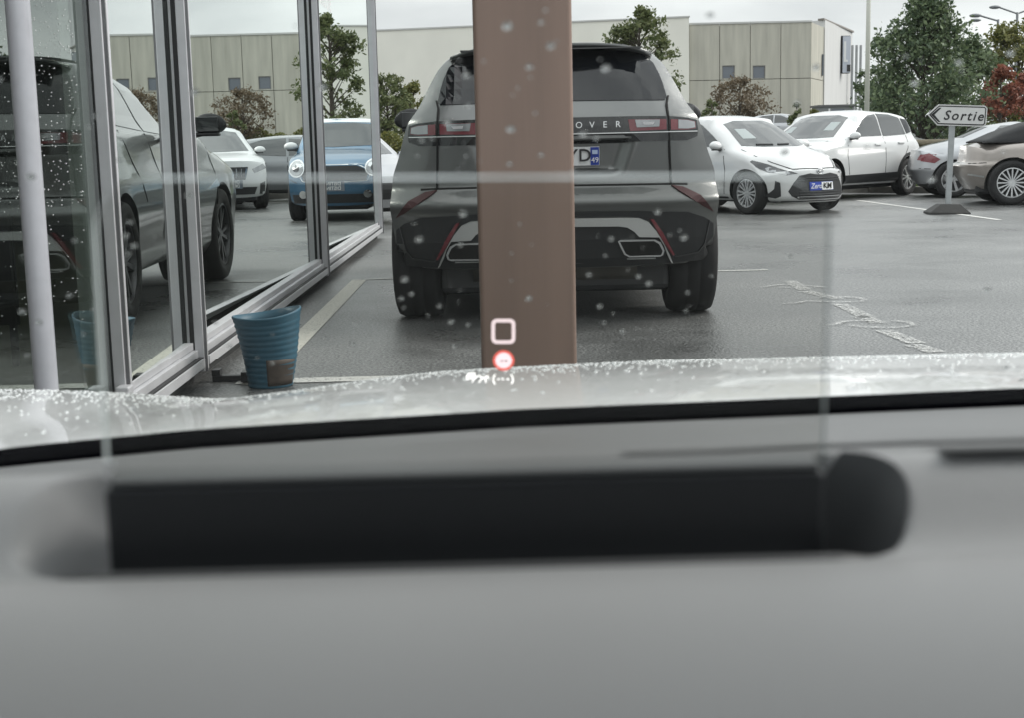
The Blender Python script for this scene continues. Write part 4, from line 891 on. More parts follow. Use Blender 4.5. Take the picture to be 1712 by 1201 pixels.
def tree(name, label, loc, h, rad, base, n, ls, lm, shape='cone', seed=1, group=None, clumps=None, cat='tree', dens=1.0, lean=0):
    rnd = random.Random(seed); root = empty(name, loc, 0, label=label, cat=cat, group=group)
    def env(t):
        if shape == 'cone': return (1-t)**.75*(.55+.45*min(1, t*6))*1.15+.04
        if shape == 'round': return math.sin(math.pi*min(1, max(.02, t*.92+.06)))**.6
        return .9*(1-t**3)+.1
    b = nb(); tube(b, [(0, 0, -.1), (.03*h*lean, .0, h*.35), (.05*lean*h, .02, h*.7), (.06*lean*h, 0, h*.95)], [h*.022, h*.017, h*.010, h*.003], 8); mk('trunk', b, BARK, root, True)
    nl = clumps or 70; cl = []; tw = nb()
    for i in range(nl):
        t = rnd.random()**.85; a = rnd.random()*6.283; e = env(t)*rad*(.72+.42*rnd.random()); rr_ = e*(.25+.75*math.sqrt(rnd.random()))
        c = Vector((rr_*math.cos(a), rr_*math.sin(a), base+(h-base)*t)); cl.append((c, rad*(.20+.20*rnd.random())*(1-.4*t)))
        z0 = max(h*.12, c.z-rr_*.8-.1); tube(tw, [(0, 0, z0), (c.x*.5, c.y*.5, (z0+c.z)/2+.1*rad*.2), c], [h*.006, h*.004, h*.0015], 5, False)
    mk('branches', tw, BARK, root)
    v = []; f = []
    per = n//nl
    for c, r in cl:
        for k in range(per):
            d = Vector((rnd.gauss(0, 1), rnd.gauss(0, 1), rnd.gauss(0, .75))).normalized()*r*rnd.random()**.6*1.25; p = c+d
            q = Vector((rnd.gauss(0, 1), rnd.gauss(0, 1), rnd.gauss(.5, 1))).normalized(); u = q.orthogonal().normalized(); u = (Matrix.Rotation(rnd.random()*6.28, 3, q) @ u); w_ = q.cross(u); s = ls*(.4+1.2*rnd.random()**1.5); k0 = len(v)
            v += [tuple(p-u*s), tuple(p+w_*s*.5), tuple(p+u*s), tuple(p-w_*s*.5)]; f.append((k0, k0+1, k0+2, k0+3))
    pd('crown', v, f, lm, root)
    return root
G1 = leafmat('dark_green_leaves', (.05, .085, .045), (.16, .21, .10)); G2 = leafmat('olive_leaves', (.075, .095, .02), (.20, .19, .05)); G3 = leafmat('autumn_leaves', (.10, .085, .03), (.24, .15, .07))
G4 = leafmat('red_leaves', (.19, .055, .035), (.32, .13, .08)); G5 = leafmat('pale_green_leaves', (.075, .105, .035), (.17, .19, .08)); G6 = leafmat('brown_pink_leaves', (.11, .082, .05), (.20, .155, .10))
def T(px, ytop, D, wpx, n, ls, lm, name, label, shape='cone', base_px=None, **k):
    p = at(px, 200, D); top = at(px, ytop, D).z; gz = ground_z(0, D); base = (at(px, base_px, D).z if base_px else gz+.8) - gz
    return tree(name, label, (p.x, D, gz), top-gz, wpx/2/FPX*D, base, n, ls, lm, shape, **k)
T(1542, -4, 46, 215, 15000, .08, G1, 'green_tree', 'tall dark green pointed tree behind the direction sign', base_px=205, seed=3, clumps=130)
T(1472, 60, 50, 90, 4000, .08, G1, 'green_tree', 'smaller dark green tree left of the tall pointed tree, behind the white pole', 'round', base_px=200, seed=4, clumps=50)
T(1610, 70, 52, 130, 6000, .09, G1, 'green_tree', 'broad green tree filling the gap right of the tall pointed tree', 'round', base_px=215, seed=5, clumps=60)
T(1700, 38, 58, 170, 9000, .095, G2, 'olive_tree', 'yellow-green broad tree at the right edge', 'round', base_px=215, seed=6, clumps=80)
T(1672, 112, 50, 74, 3200, .075, G4, 'red_tree', 'small tree with red autumn leaves at right', 'cone', base_px=190, seed=7, clumps=40)
T(1712, 125, 51, 60, 2200, .075, G4, 'red_tree', 'second small red leaved tree cut by the right edge', 'cone', base_px=190, seed=17, clumps=30)
T(1070, 14, 68, 116, 7000, .11, G5, 'young_tree', 'green tree rising behind the roof of the grey SUV', 'round', base_px=240, seed=8, clumps=60)
T(648, 128, 56, 92, 5000, .08, G5, 'young_tree', 'bushy green tree left of the SUV beyond the glass front', 'round', base_px=235, seed=9, clumps=48)
T(692, 140, 58, 70, 3600, .08, G2, 'young_tree', 'yellowish bush tree touching the left flank of the SUV', 'round', base_px=235, seed=10, clumps=38)
T(1236, 133, 74, 100, 3600, .085, G6, 'brown_tree', 'thin brown-pink leaved tree in front of the concrete wall', 'round', base_px=205, seed=11, clumps=50)
T(1190, 165, 46, 40, 900, .055, G5, 'shrub', 'small green shrub left of the brown leaved tree', 'round', base_px=215, seed=21, clumps=16, cat='shrub')
T(1332, 172, 46, 34, 700, .055, G5, 'sapling', 'spindly pale green sapling by the corner of the concrete wall', 'cone', base_px=215, seed=12, clumps=16)
T(1360, 180, 47, 30, 500, .055, G2, 'sapling', 'thin yellowish sapling right of the wall corner', 'cone', base_px=215, seed=13, clumps=12)
def hedge(px0, px1, D, ytop, lm, name, label, n, seed):
    rnd = random.Random(seed); a = at(px0, ytop, D); c = at(px1, ytop, D); gz = ground_z(0, D); root = empty(name, ((a.x+c.x)/2, D, gz), 0, label=label, cat='hedge'); v = []; f = []; L = c.x-a.x
    for i in range(n):
        x = rnd.uniform(-L/2, L/2); H = (a.z-gz)*(.85+.12*math.sin(x*2.1+seed)+.08*math.sin(x*5.3)); z = H*rnd.random()**.7; y = rnd.uniform(-.5, .5)
        q = Vector((rnd.gauss(0, 1), rnd.gauss(-.4, 1), rnd.gauss(.6, 1))).normalized(); u = q.orthogonal().normalized(); w_ = q.cross(u); s = rnd.uniform(.04, .09); k = len(v); p = Vector((x, y, z))
        v += [tuple(p-u*s), tuple(p+w_*s*.6), tuple(p+u*s), tuple(p-w_*s*.6)]; f.append((k, k+1, k+2, k+3))
    pd('foliage', v, f, lm, root)
    b = nb()
    for i in range(max(3, int(L/.6))):
        x = -L/2+L*(i+.5)/max(3, int(L/.6)); tube(b, [(x, 0, -.1), (x+.05, .05, (a.z-gz)*.6)], [.03, .012], 5)
    mk('stems', b, BARK, root)
hedge(930, 1335, 76, 203, G2, 'hedge', 'low brownish green hedge in front of the concrete building', 16000, 2)
hedge(600, 800, 47, 215, G2, 'hedge', 'low hedge in front of the cream wall, left of the SUV', 6000, 5)
hedge(1630, 1790, 42, 200, G1, 'hedge', 'dark green hedge under the red tree at right', 8000, 8)
hedge(1400, 1640, 60, 186, G1, 'hedge', 'dark hedge line under the tall green tree', 6000, 9)

# ---------------------------------------------------------------- buildings
def stain(name, c, st=.14, scale=(1.2, 1.2, .12)):
    m = mat(name, c, .8, noise=st, nscale=2.2, bump=.12, bscale=9, stretch=scale); return m
CONC = stain('stained_concrete', (.48, .465, .40)); CREAM = stain('cream_render', (.82, .805, .73), .04, (.3, .3, .2)); WHT = stain('white_cladding', (.62, .62, .61), .05)
def hall():
    D = 92; x0 = at(1152, 48, D).x; x1 = at(1357, 38, D).x; zt = 8.85
    r = empty('concrete_hall', (x0, D, 1), 0, label='grey-beige concrete panel hall with two small square windows', cat='building')
    def B(n, a, b_, c, d, e, f_, m, par=None, bev=0): return boxo(n, a-x0, b_-x0, c-D, d-D, e-1, f_-1, m, par or r, bev)
    pw = (x1-x0)/4; B('core_wall', x0+.02, x1-.06, D+.16, D+12, 0, zt-.1, mat('dark_joint', (.12, .115, .10), .9))
    for i in range(4):
        a = x0+pw*i+.02; b_ = x0+pw*(i+1)-.02
        B('concrete_panel', a, b_, D, D+.15, -.3, 5.22, CONC)
        if i in (1, 2):
            wx = at(1218 if i == 1 else 1269, 120, D).x; z0, z1 = at(1218 if i == 1 else 1269, 131, D).z, at(1218 if i == 1 else 1269, 109, D).z
            pn = nb()
            for q in ((a, wx-.42, 5.26, zt), (wx+.42, b_, 5.26, zt), (wx-.42, wx+.42, 5.26, z0), (wx-.42, wx+.42, z1, zt)): box(pn, q[0]-x0, q[1]-x0, 0, .15, q[2]-1, q[3]-1)
            mk('concrete_panel', pn, CONC, r)
            w_ = B('window', wx-.40, wx+.40, D+.10, D+.13, z0+.02, z1-.02, mat('blue_grey_glass', (.10, .12, .15), .08, spec=1))
            f_ = nb()
            for q in ((-.42, -.36, z0, z1), (.36, .42, z0, z1), (-.36, .36, z0, z0+.06), (-.36, .36, z1-.06, z1)): box(f_, wx+q[0]-x0, wx+q[1]-x0, .05, .10, q[2]-1, q[3]-1)
            mk('frame', f_, mat('grey_frame', (.2, .2, .2), .5), w_)
        else: B('concrete_panel', a, b_, D, D+.15, 5.26, zt, CONC)
    B('coping', x0-.05, x1+.03, D-.06, D+.3, zt+.003, zt+.12, mat('metal_coping', (.55, .55, .53), .5))
    # flank panels turning the corner
    xs_, ys_ = x1, D+.1
    ex, ey_ = at(1378, 46, 96.5).x, 96.5
    for z0, z1 in ((-.3, 5.22), (5.26, zt)):
        b = nb(); prism(b, [(xs_-x0, 0.02), (ex-x0, ey_-D), (ex-x0-.2, ey_-D+.05), (xs_-x0-.2, .1)], z0-1, z1-1, 'xy'); mk('concrete_panel', b, CONC, r)
    b = nb(); px_, py_ = (ex-xs_)*.86, (ey_-D)*.86; box(b, xs_-x0+px_-.04, xs_-x0+px_+.05, py_-.25, py_+.15, 5.55-1, 7.0-1); mk('window', b, MATS['blue_grey_glass'], r)
    return ex, ey_
ex, ey_ = hall()
def cream():
    a = Vector((-14, 98.6)); b_ = Vector((at(1152, 40, 91.7).x, 91.7)); r = empty('cream_hall', (0, 95, 1), 0, label='plain cream rendered wall of a long low hall behind the grey SUV', cat='building')
    bm = nb(); prism(bm, [(a.x, a.y-95), (b_.x, b_.y-95), (b_.x, 20), (a.x, 20)], -1.5, 8.3, 'xy'); mk('wall', bm, CREAM, r)
    bm = nb(); d = .08; prism(bm, [(a.x, a.y-95-d), (b_.x+.05, b_.y-95-d), (b_.x+.05, b_.y-94.6), (a.x, a.y-94.6)], 8.303, 8.40, 'xy'); mk('coping', bm, MATS['metal_coping'], r)
cream()
def annex():
    r = empty('white_annex', (ex, ey_, 1), 0, label='white clad building with a black edged shop sign beyond the concrete corner', cat='building')
    e2 = at(1425, 62, 108); zt = 9.35
    bm = nb(); prism(bm, [(.01, -.2), (e2.x-ex, 108-ey_), (e2.x-ex-4, 112-ey_), (-3, 3)], -2, zt-1, 'xy'); mk('wall', bm, WHT, r)
    bm = nb(); prism(bm, [(-.1, -.3), (e2.x-ex+.1, 107.9-ey_), (e2.x-ex-.2, 108.3-ey_), (-.4, .2)], zt-.997, zt-.88, 'xy'); mk('coping', bm, mat('brown_coping', (.22, .2, .18), .6), r)
    # hanging shop sign
    s = at(1412, 92, 103); sg = empty('shop_sign', (s.x-ex, 103-ey_, s.z-1)); sg.parent = r
    boxo('sign_box', -.32, .34, -.3, .3, -1.32, 1.40, INK, sg, .02); boxo('sign_face', -.22, .36, -.33, -.302, -1.28, 1.36, mat('sign_pale', (.52, .55, .62), .4), sg)
    b = nb(); box(b, -.14, .02, -.36, -.332, -.5, 1.0); box(b, .02, .16, -.36, -.332, -.5, -.34); mk('sign_symbol', b, WHITEINK, sg)
    boxo('sign_panel', .10, .36, -.36, -.334, -1.2, -.7, mat('sign_dark_panel', (.03, .03, .03), .5), sg)
    # slim grey tubes of the porch
    for px in (1424, 1431, 1438):
        q = at(px, 150, 106); b = nb(); tube(b, [(q.x-ex, 106-ey_, -1), (q.x-ex, 106-ey_, at(px, 75, 106).z-1)], .10, 8); mk('porch_tube', b, mat('porch_grey', (.35, .36, .37), .5), r)
    # low dark entrance
    q0, q1 = at(1370, 180, 84), at(1428, 180, 84)
    en = empty('kiosk', (q0.x, 84, 1.1), 0, label='low grey kiosk with a window between the white cars and the hall', cat='kiosk')
    w_ = q1.x-q0.x; zt2 = at(1390, 178, 84).z-1.1
    boxo('wall', 0, w_, 0, 2, 0, zt2, mat('kiosk_grey', (.22, .23, .23), .6), en); boxo('roof', -.1, w_+.1, -.1, 2.1, zt2+.003, zt2+.12, mat('kiosk_roof', (.12, .12, .12), .6), en); boxo('window', w_*.35, w_*.72, -.03, -.003, zt2-1.0, zt2-.15, MATS['blue_grey_glass'], en, .0); boxo('door_frame', w_*.26, w_*.31, -.03, -.003, 0, zt2-.1, WHITEINK, en)
annex()
# tall lamp mast and street lamps
p = at(1449, 195, 38); r = empty('lamp_mast', (p.x, 38, 0), 0, label='tall white painted mast rising past the top of the picture', cat='mast')
b = nb(); tube(b, [(0, 0, 0), (0, 0, 8.5)], [.075, .05], 12); mk('pole', b, mat('cream_pole', (.60, .60, .55), .5), r, True)
b = nb(); tube(b, [(0, 0, 1.0), (0, 0, 1.6)], .092, 12); mk('pole_sleeve', b, MATS['cream_pole'], r, True); b = nb(); tube(b, [(0, 0, 8.5), (0, -.5, 8.8), (0, -1.1, 8.85)], .035, 8); mk('arm', b, MATS['cream_pole'], r)
boxo('lamp_head', -.12, .12, -1.5, -1.0, 8.8, 8.92, SILVER, r, .03)
def slamp(px, py, arms, D, label, pk):
    base = at(px, py, D); gz = ground_z(0, D); r = empty('street_lamp', (base.x, D, gz), 0, label=label, cat='street lamp', group='street lamps behind the trees')
    m = mat('lamp_grey', (.16, .17, .18), .5, .4); b = nb(); tube(b, [(0, 0, 0), (0, 0, base.z-gz)], [.13, .09], 8); mk('pole', b, m, r, True)
    for ax_, ay_ in arms:
        e = at(ax_, ay_, D); b = nb(); tube(b, [(0, 0, base.z-gz-.1), (e.x-base.x, 0, e.z-gz)], .06, 6); mk('arm', b, m, r)
        b = nb(); bmesh.ops.create_uvsphere(b, u_segments=10, v_segments=6, radius=1); bmesh.ops.scale(b, verts=b.verts, vec=(.42, .2, .13)); s = 1 if e.x > base.x else -1; mk('lamp_head', b, m, r, True, (e.x-base.x+s*.2, 0, e.z-gz-.02))
slamp(1597.5, 44, [(1577, 41), (1627, 33)], 105, 'twin armed street lamp above the tall green tree', 0)
slamp(1669, 32, [(1636, 25)], 90, 'single armed street lamp in the middle above the olive tree', 0)
slamp(1701, 20, [(1668, 11), (1730, 12)], 98, 'highest twin armed street lamp at the right edge', 0)

# ---------------------------------------------------------------- our own car: bonnet, windscreen, dashboard, head-up display
car = empty('own_car', (0, 1.2, .4), 0, label='white car we sit in: wet bonnet, dashboard, windscreen and head-up display glass', cat='car')
O = Vector((0, 1.2, .4))
def loc_(p): return tuple(Vector(p)-O)
def own(name, bm, m, smooth=False, parent=None):
    bmesh.ops.translate(bm, verts=bm.verts, vec=-O); o = mk(name, bm, m, parent or car, smooth)
    return o
HOODW = wet_paint('white_bonnet_paint', (.82, .83, .83), 0, .4, .12); HOODW.node_tree.nodes['Principled BSDF'].inputs['Coat Weight'].default_value = .85; HOODW.node_tree.nodes['Principled BSDF'].inputs['Specular IOR Level'].default_value = .2
CR = 1.90   # distance of the bonnet crest
crest = [(-1.2, 640), (-120, 650), (0, 652), (100, 653), (200, 657), (280, 663), (350, 667), (410, 668), (460, 662), (560, 647), (640, 633), (740, 622), (860, 615), (1100, 603), (1400, 596), (1712, 590), (2000, 588)]
hx, hz = [], []
for px, py in crest[1:]:
    q = at(px, py, CR); hx.append(q.x); hz.append(q.z)
HC = [(-1.1, hz[0]-.01)]+list(zip(hx, hz))
base = [(-200, 792), (0, 764), (300, 735), (600, 716), (860, 700), (1200, 686), (1712, 664), (1900, 658)]
def base_pt(x):
    # rear edge of the bonnet: nearer on the left
    D = 1.06-.10*max(0, -x/.4)
    px = 819+x/D*FPX; py = interp(base, px)
    return D, at(px, py-3, D).z
def hood(x, t):
    """t 0 at windscreen, 1 at crest, up to 1.5 beyond"""
    D0, z0 = base_pt(x*.42); zc = interp(HC, x)
    s = x/1.0
    if t <= 1:
        y = D0+(CR-D0)*t; xx = x*(.42+.58*t) if abs(x) < 5 else x
        z = z0+(zc-z0)*t + .035*math.sin(math.pi*t)*(1-.0*t)*(.3)
        # keep tangent shallower than the line of sight until the crest
        return loc_((xx, y, z))
    k = t-1; y = CR+k*.9; return loc_((x, y, zc-.22*k-.5*k*k))
def hood2(x, t):
    zc = interp(HC, x)
    s = (zc-EYE.z)/CR   # line of sight slope at crest
    D0, z0 = base_pt(x)
    if t <= 1:
        y = D0+(CR-D0)*t
        # starts nearly level, curves down until it is tangent to the line of sight at the crest
        h = CR-D0; m0 = -.02; K = z0-zc+m0*h; p = max(1.15, (m0*h-s*h)/max(.01, K))
        z = z0+m0*h*t-K*t**p
        return loc_((x, y, z))
    k = t-1; return loc_((x, CR+k*.9, zc+s*.9*k-.35*k*k))
grid_sheet('bonnet', hood2, lin(-1.25, 1.30, 121), lin(0, 1, 30)+[1.03, 1.08, 1.15, 1.25, 1.4, 1.6], HOODW, car)
# rain beads on the bonnet
v = []; f = []
rnd = random.Random(5)
for i in range(5200):
    t = 1-abs(rnd.gauss(0, .28)); 
    if t < .05 or t > 1.02: continue
    x = rnd.uniform(-1.1, 1.2); p = Vector(hood2(x, t)); r = rnd.uniform(.0009, .0024); h = r*.5; k = len(v); n_ = 6
    v.append((p.x, p.y, p.z+h)); 
    for q in range(n_): a = 6.283*q/n_; v.append((p.x+r*.75*math.cos(a), p.y+r*.75*math.sin(a), p.z+h*.75))
    for q in range(n_): a = 6.283*q/n_; v.append((p.x+r*math.cos(a), p.y+r*math.sin(a), p.z-.0005))
    for q in range(n_): a, b_ = k+1+q, k+1+(q+1) % n_; f.append((k, a, b_)); f.append((a, a+n_, b_+n_, b_))
WATER = mat('rain_water', (.85, .88, .88), .03, 0, spec=.8); 
WATER.node_tree.nodes['Principled BSDF'].inputs['Transmission Weight'].default_value = .8; BEAD = mat('water_bead', (.62, .64, .64), .10, coat=.6); WATER.node_tree.nodes['Principled BSDF'].inputs['IOR'].default_value = 1.33
o = pd('rain_beads', v, f, BEAD, car, True); o['kind'] = 'stuff'
# windscreen: tilted curved sheet from the scuttle back over the driver
def ws_edge(x): D, z = base_pt(x); return D-.012, z-.004
def wsc(x, t):
    D, z = ws_edge(x); return loc_((x*(1-.12*t), D-.67*t, z+.42*t+.02*math.sin(math.pi*t)))
WG = pane('windscreen_glass', (.96, .955, .94), 1.28, 0, 0, .3)
ws = grid_sheet('windscreen', wsc, lin(-.80, .85, 24), lin(0, 1, 12), WG, car, smooth=True)
b = nb(); bmesh.ops.create_icosphere(b, subdivisions=2, radius=1); 
for v_ in b.verts: v_.co.z = v_.co.z*.38 if v_.co.z > 0 else v_.co.z*.05
dm = bpy.data.meshes.new('raindrop'); b.to_mesh(dm); b.free(); dm.materials.append(WATER); dm.shade_smooth()
drops = [(848,45),(912,18),(917,79),(921,78),(931,70),(887,130),(885,113),(809,103),(857,160),(866,148),(895,190),(854,217),(852,275),(1003,100),(1013,115),(768,102),(780,126),(765,165),(748,205),(724,232),(775,240),(697,262),(780,262),(706,235),(765,284),(803,270),(905,260),(997,232),(976,225),(1036,192),(760,330),(785,332),(772,354),(692,374),(701,401),(770,410),(738,345),(1000,395),(1022,400),(1075,415),(1012,428),(1050,452),(1057,397),(1068,463),(985,460),(1100,355),(1137,386),(1144,398),(1190,462),(1085,475),(1150,490),(1147,520),(1152,512),(677,468),(688,492),(671,500),(675,515),(754,478),(768,505),(716,528),(735,512),(783,544),(769,486),(855,470),(915,510),(884,500),(1025,525),(1065,550),(1090,552),(1003,513),(1042,555),(1010,540),(650,560),(590,575),(545,565),(470,520),(430,600),(410,520),(456,610),(455,560),(595,540),(540,515),(1530,140),(1604,105),(1608,118),(1540,100),(1515,95),(1690,90),(1700,80),(45,595),(115,495),(210,395),(215,425),(232,585),(230,640),(380,500),(258,397),(218,372),(118,495),(140,560),(37,522),(65,540),(239,465),(385,580),(600,640),(760,580),(1205,310),(660,300),(1320,430),(360,540),(500,480)]
from mathutils.geometry import intersect_ray_tri
wt = BVHTree.FromPolygons([Vector(v_.co)+O for v_ in ws.data.vertices], [tuple(p_.vertices) for p_ in ws.data.polygons])
rnd = random.Random(11)
for i in range(40): drops.append((rnd.uniform(0, 1712), rnd.uniform(0, 640)))
for px, py in drops:
    d = (at(px, py, 1)-EYE).normalized(); hit = wt.ray_cast(EYE, d)
    if hit[0] is None: continue
    n_ = hit[1]; n_ = n_ if n_.z > 0 else -n_
    o = link('raindrop', dm, None, ws, False, hit[0]-O+n_*.0005); o.rotation_euler = n_.to_track_quat('Z', 'Y').to_euler(); s = .0006+.0020*rnd.random()**1.6; o.scale = (s, s*rnd.uniform(.9, 1.3), s)
# black seal along the foot of the screen and cowl
def seal(x, k):
    D, z = base_pt(x); pr = [(.013, .003), (-.006, .004), (-.011, -.002), (-.012, -.006), (-.012, -.011)][k]; return loc_((x, D+pr[0], z+pr[1]))
grid_sheet('windscreen_seal', seal, lin(-.8, .85, 60), range(5), mat('seal_rubber', (.002, .002, .003), .9, spec=0), car)
# dashboard
DASH = mat('grey_dash_skin', (.30, .304, .308), .42, bump=.06, bscale=500, noise=.03, nscale=6)
yb = .41
pTL, pTR, pBL, pBR = at(172, 812, yb), at(1381, 800, yb), at(172, 935, yb), at(1379, 925, yb)
zt, zb = (pTL.z+pTR.z)/2, (pBL.z+pBR.z)/2
def dtop(x, y):
    """dashboard top behind the display housing: falls away towards the screen"""
    D0, z0 = base_pt(x); D0 -= .012; z0 -= .0065
    t = max(0, (y-.43)/(D0-.43)); zz = zt+.001
    ysh = zz+(z0-zz)*t - .004*math.sin(math.pi*t)
    return ysh
def dsheet(x, t):
    D0, z0 = base_pt(x); y = .435+(D0-.011-.435)*t; return loc_((x, y, dtop(x, y)))
# long box opening: x from hx0..hx1
hx0, hx1 = at(8, 880, yb).x, at(1535, 860, yb).x
grid_sheet('dashboard_top', dsheet, lin(-.55, .75, 60), lin(0, 1, 20), mat('dark_dash_top', (.14, .142, .145), .45, noise=.12, nscale=5, bump=.06, bscale=500), car)
# curved front roll: from the pocket's near rim down towards the driver
zn = at(860, 948, yb-.012).z
def droll(x, t):
    y = (yb-.014)-.30*t; bulge = .022*math.sin(min(1, t*1.3)*math.pi)-.05*max(0, t-.6)**1.5
    return loc_((x, y, zn+bulge*.9))
grid_sheet('dashboard_front', droll, lin(-.55, .75, 50), lin(0, 1, 30), DASH, car)
# left and right of the housing the skin dips into a rounded recess
ya, yz = yb-.0138, .4352
def side_skin(x_in, w_, sgn, deep, xe, tc):
    def fn(k, t):
        x = x_in+(xe-x_in)*k; y = ya+(yz-ya)*t; z = zn+(dtop(x, yz)-zn)*(t*t*(3-2*t))
        q = (t-tc)/(tc if t < tc else 1-tc); ub = max(1e-4, 1-abs(q)**2.4)**.5
        r = abs(x-x_in)/(w_*ub)
        if r < 1: z -= deep*(1-r**2)**1.5*ub
        return loc_((x, y, z))
    us_, vs_ = [(i/140)**1.6 for i in range(141)], lin(0, 1, 70); o_ = grid_sheet('display_recess', fn, us_, vs_, DASH, car)
    if sgn > 0:   # smooth dark sheet painting in the shade of the deep right-hand well
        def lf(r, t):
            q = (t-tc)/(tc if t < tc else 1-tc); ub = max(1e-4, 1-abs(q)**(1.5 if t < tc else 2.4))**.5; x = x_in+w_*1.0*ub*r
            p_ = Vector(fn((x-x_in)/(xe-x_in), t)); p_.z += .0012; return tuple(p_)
        grid_sheet('painted_recess_shade', lf, lin(0, 1, 40), lin(.02, .97, 50), mat('painted_well_shade', (.06, .063, .067), .5), car)
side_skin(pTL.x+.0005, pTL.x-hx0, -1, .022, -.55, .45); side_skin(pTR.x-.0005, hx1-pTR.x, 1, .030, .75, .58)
grid_sheet('recess_back', lambda x, t: loc_((x, yz+.003, dtop(x, yz)-.002-.12*t)), lin(-.55, .75, 30), [0, .5, 1], DASH, car)
# front lip of the pocket
b = nb(); tube(b, [Vector((pTL.x-.012, yb-.012, zn-.003)), Vector((pTL.x, yb-.014, zn-.001)), Vector((pTR.x, yb-.014, zn-.001)), Vector((pTR.x+.012, yb-.012, zn-.003))], .003, 8); own('recess_lip', b, mat('dark_lip', (.06, .062, .065), .5), True)
# projector housing
HB = mat('housing_black', (.004, .006, .009), .5); b = nb(); box(b, pTL.x, pTR.x, yb, yb+.018, zn-.03, zt, .0018); own('display_housing', b, HB)
b = nb(); box(b, pTL.x+.001, pTR.x-.001, yb+.002, yb+.017, zt+.0005, zt+.0025, .001); own('housing_cap', b, mat('housing_grey', (.10, .105, .108), .45))
# seams in the dashboard
def seam(pts, w, D_, name='dash_seam'):
    v = []; f = []
    for i, (px, py, D) in enumerate(pts):
        q = at(px, py, D); zz = dtop(q.x, D)+.0012; q2 = at(px, py-w/2, D); q3 = at(px, py+w/2, D)
        # place the seam on the sheet: slide along the ray
        d = (at(px, py, 1)-EYE); best = None
        y = .44
        while y < 1.0:
            p_ = EYE+d*(y/d.y)
            if p_.z <= dtop(p_.x, y): best = p_; break
            y += .002
        if best is None: continue
        ww = w*best.y/(FPX*.06)
        v += [loc_((best.x, best.y-ww/2, dtop(best.x, best.y-ww/2)+.001)), loc_((best.x, best.y+ww/2, dtop(best.x, best.y+ww/2)+.001))]
        if len(v) > 2: k = len(v); f.append((k-4, k-3, k-1, k-2))
    if f: pd(name, v, f, BLACK, car)
seam([(1040, 762, 0), (1200, 757, 0), (1380, 748, 0), (1550, 742, 0), (1712, 738, 0), (1800, 735, 0)], 9, 0)
seam([(1560, 795, 0), (1640, 806, 0), (1712, 818, 0), (1800, 830, 0)], 8, 0)
# combiner glass
def combiner():
    BL, BR, TL_, TR_ = at(177, 800, .424), at(1378, 786, .424), at(152, 300, .408), at(1391, 296, .408)
    rr_ = .0165; pts = [(0, 0), (1, 0)]
    W_ = (TR_-TL_).length; Hh = (TL_-BL).length; cu = rr_/W_; cv = rr_/Hh
    pts = [(0, 0), (1, 0)]+[(1-cu+cu*math.cos(a), 1-cv+cv*math.sin(a)) for a in lin(0, math.pi/2, 10)]+[(cu-cu*math.sin(a), 1-cv+cv*math.cos(a)) for a in lin(0, math.pi/2, 10)]
    def S_(u, v_): return (BL*(1-u)+BR*u)*(1-v_)+(TL_*(1-u)+TR_*u)*v_
    nrm = (BR-BL).cross(TL_-BL).normalized(); th = .0042
    A = [S_(*p) for p in pts]; B_ = [p-nrm*th for p in A]
    if (nrm.y > 0): B_ = [p+nrm*th for p in A]
    v = [loc_(p) for p in A]; pd('combiner_glass', v, [tuple(range(len(v)))], pane('combiner_tinted', (.80, .80, .785), 1.28, 0, 0, .35), car)
    n = len(A); v = [loc_(p) for p in A+B_]; f = [(i, (i+1) % n, n+(i+1) % n, n+i) for i in range(1, n)]
    e = pd('glass_edge', v, f, None, car); m = bpy.data.materials.new('glass_edge_frosted'); m.use_nodes = True; nn = m.node_tree.nodes; l = m.node_tree.links; bs = nn['Principled BSDF']; bs.inputs['Base Color'].default_value = (.66, .74, .76, 1); bs.inputs['Roughness'].default_value = .25
    tr = nn.new('ShaderNodeBsdfTransparent'); tr.inputs[0].default_value = (.8, .86, .86, 1); mi = nn.new('ShaderNodeMixShader'); mi.inputs[0].default_value = .88; l.new(tr.outputs[0], mi.inputs[1]); l.new(bs.outputs[0], mi.inputs[2]); l.new(mi.outputs[0], nn['Material Output'].inputs[0]); e.data.materials.append(m)
    c = at(180, 793, .418); b = nb(); box(b, c.x-.0008, c.x+.0022, c.y-.001, c.y+.003, c.z-.002, c.z+.004, .0006); own('glass_clip', b, CHROME)
    for s, px in ((0, 172), (1, 1376)):
        pass
combiner()
# roof lining, left pillar and left door of our cabin (beside and above the eye)
TRIM = mat('grey_trim', (.20, .205, .21), .8)
def wtop(x): q = wsc(x, 1); return Vector(q)
grid_sheet('roof_lining', lambda x, t: tuple(Vector((x*.8, wtop(x*.9).y-.002-1.25*t, wtop(x*.9).z+.05*math.sin(math.pi*min(1, t+.15))))), lin(-.82, 1.0, 14), lin(0, 1, 10), TRIM, car, thick=.03)
b = nb(); tube(b, [Vector((-.86, .98, .83)), Vector((-.78, .70, 1.05)), Vector((-.66, .44, 1.26))], [.035, .03, .03], 10); own('windscreen_pillar', b, TRIM, True)
b = nb(); box(b, -.92, -.78, -.9, .95, .35, .93, .02); own('door_panel', b, TRIM)
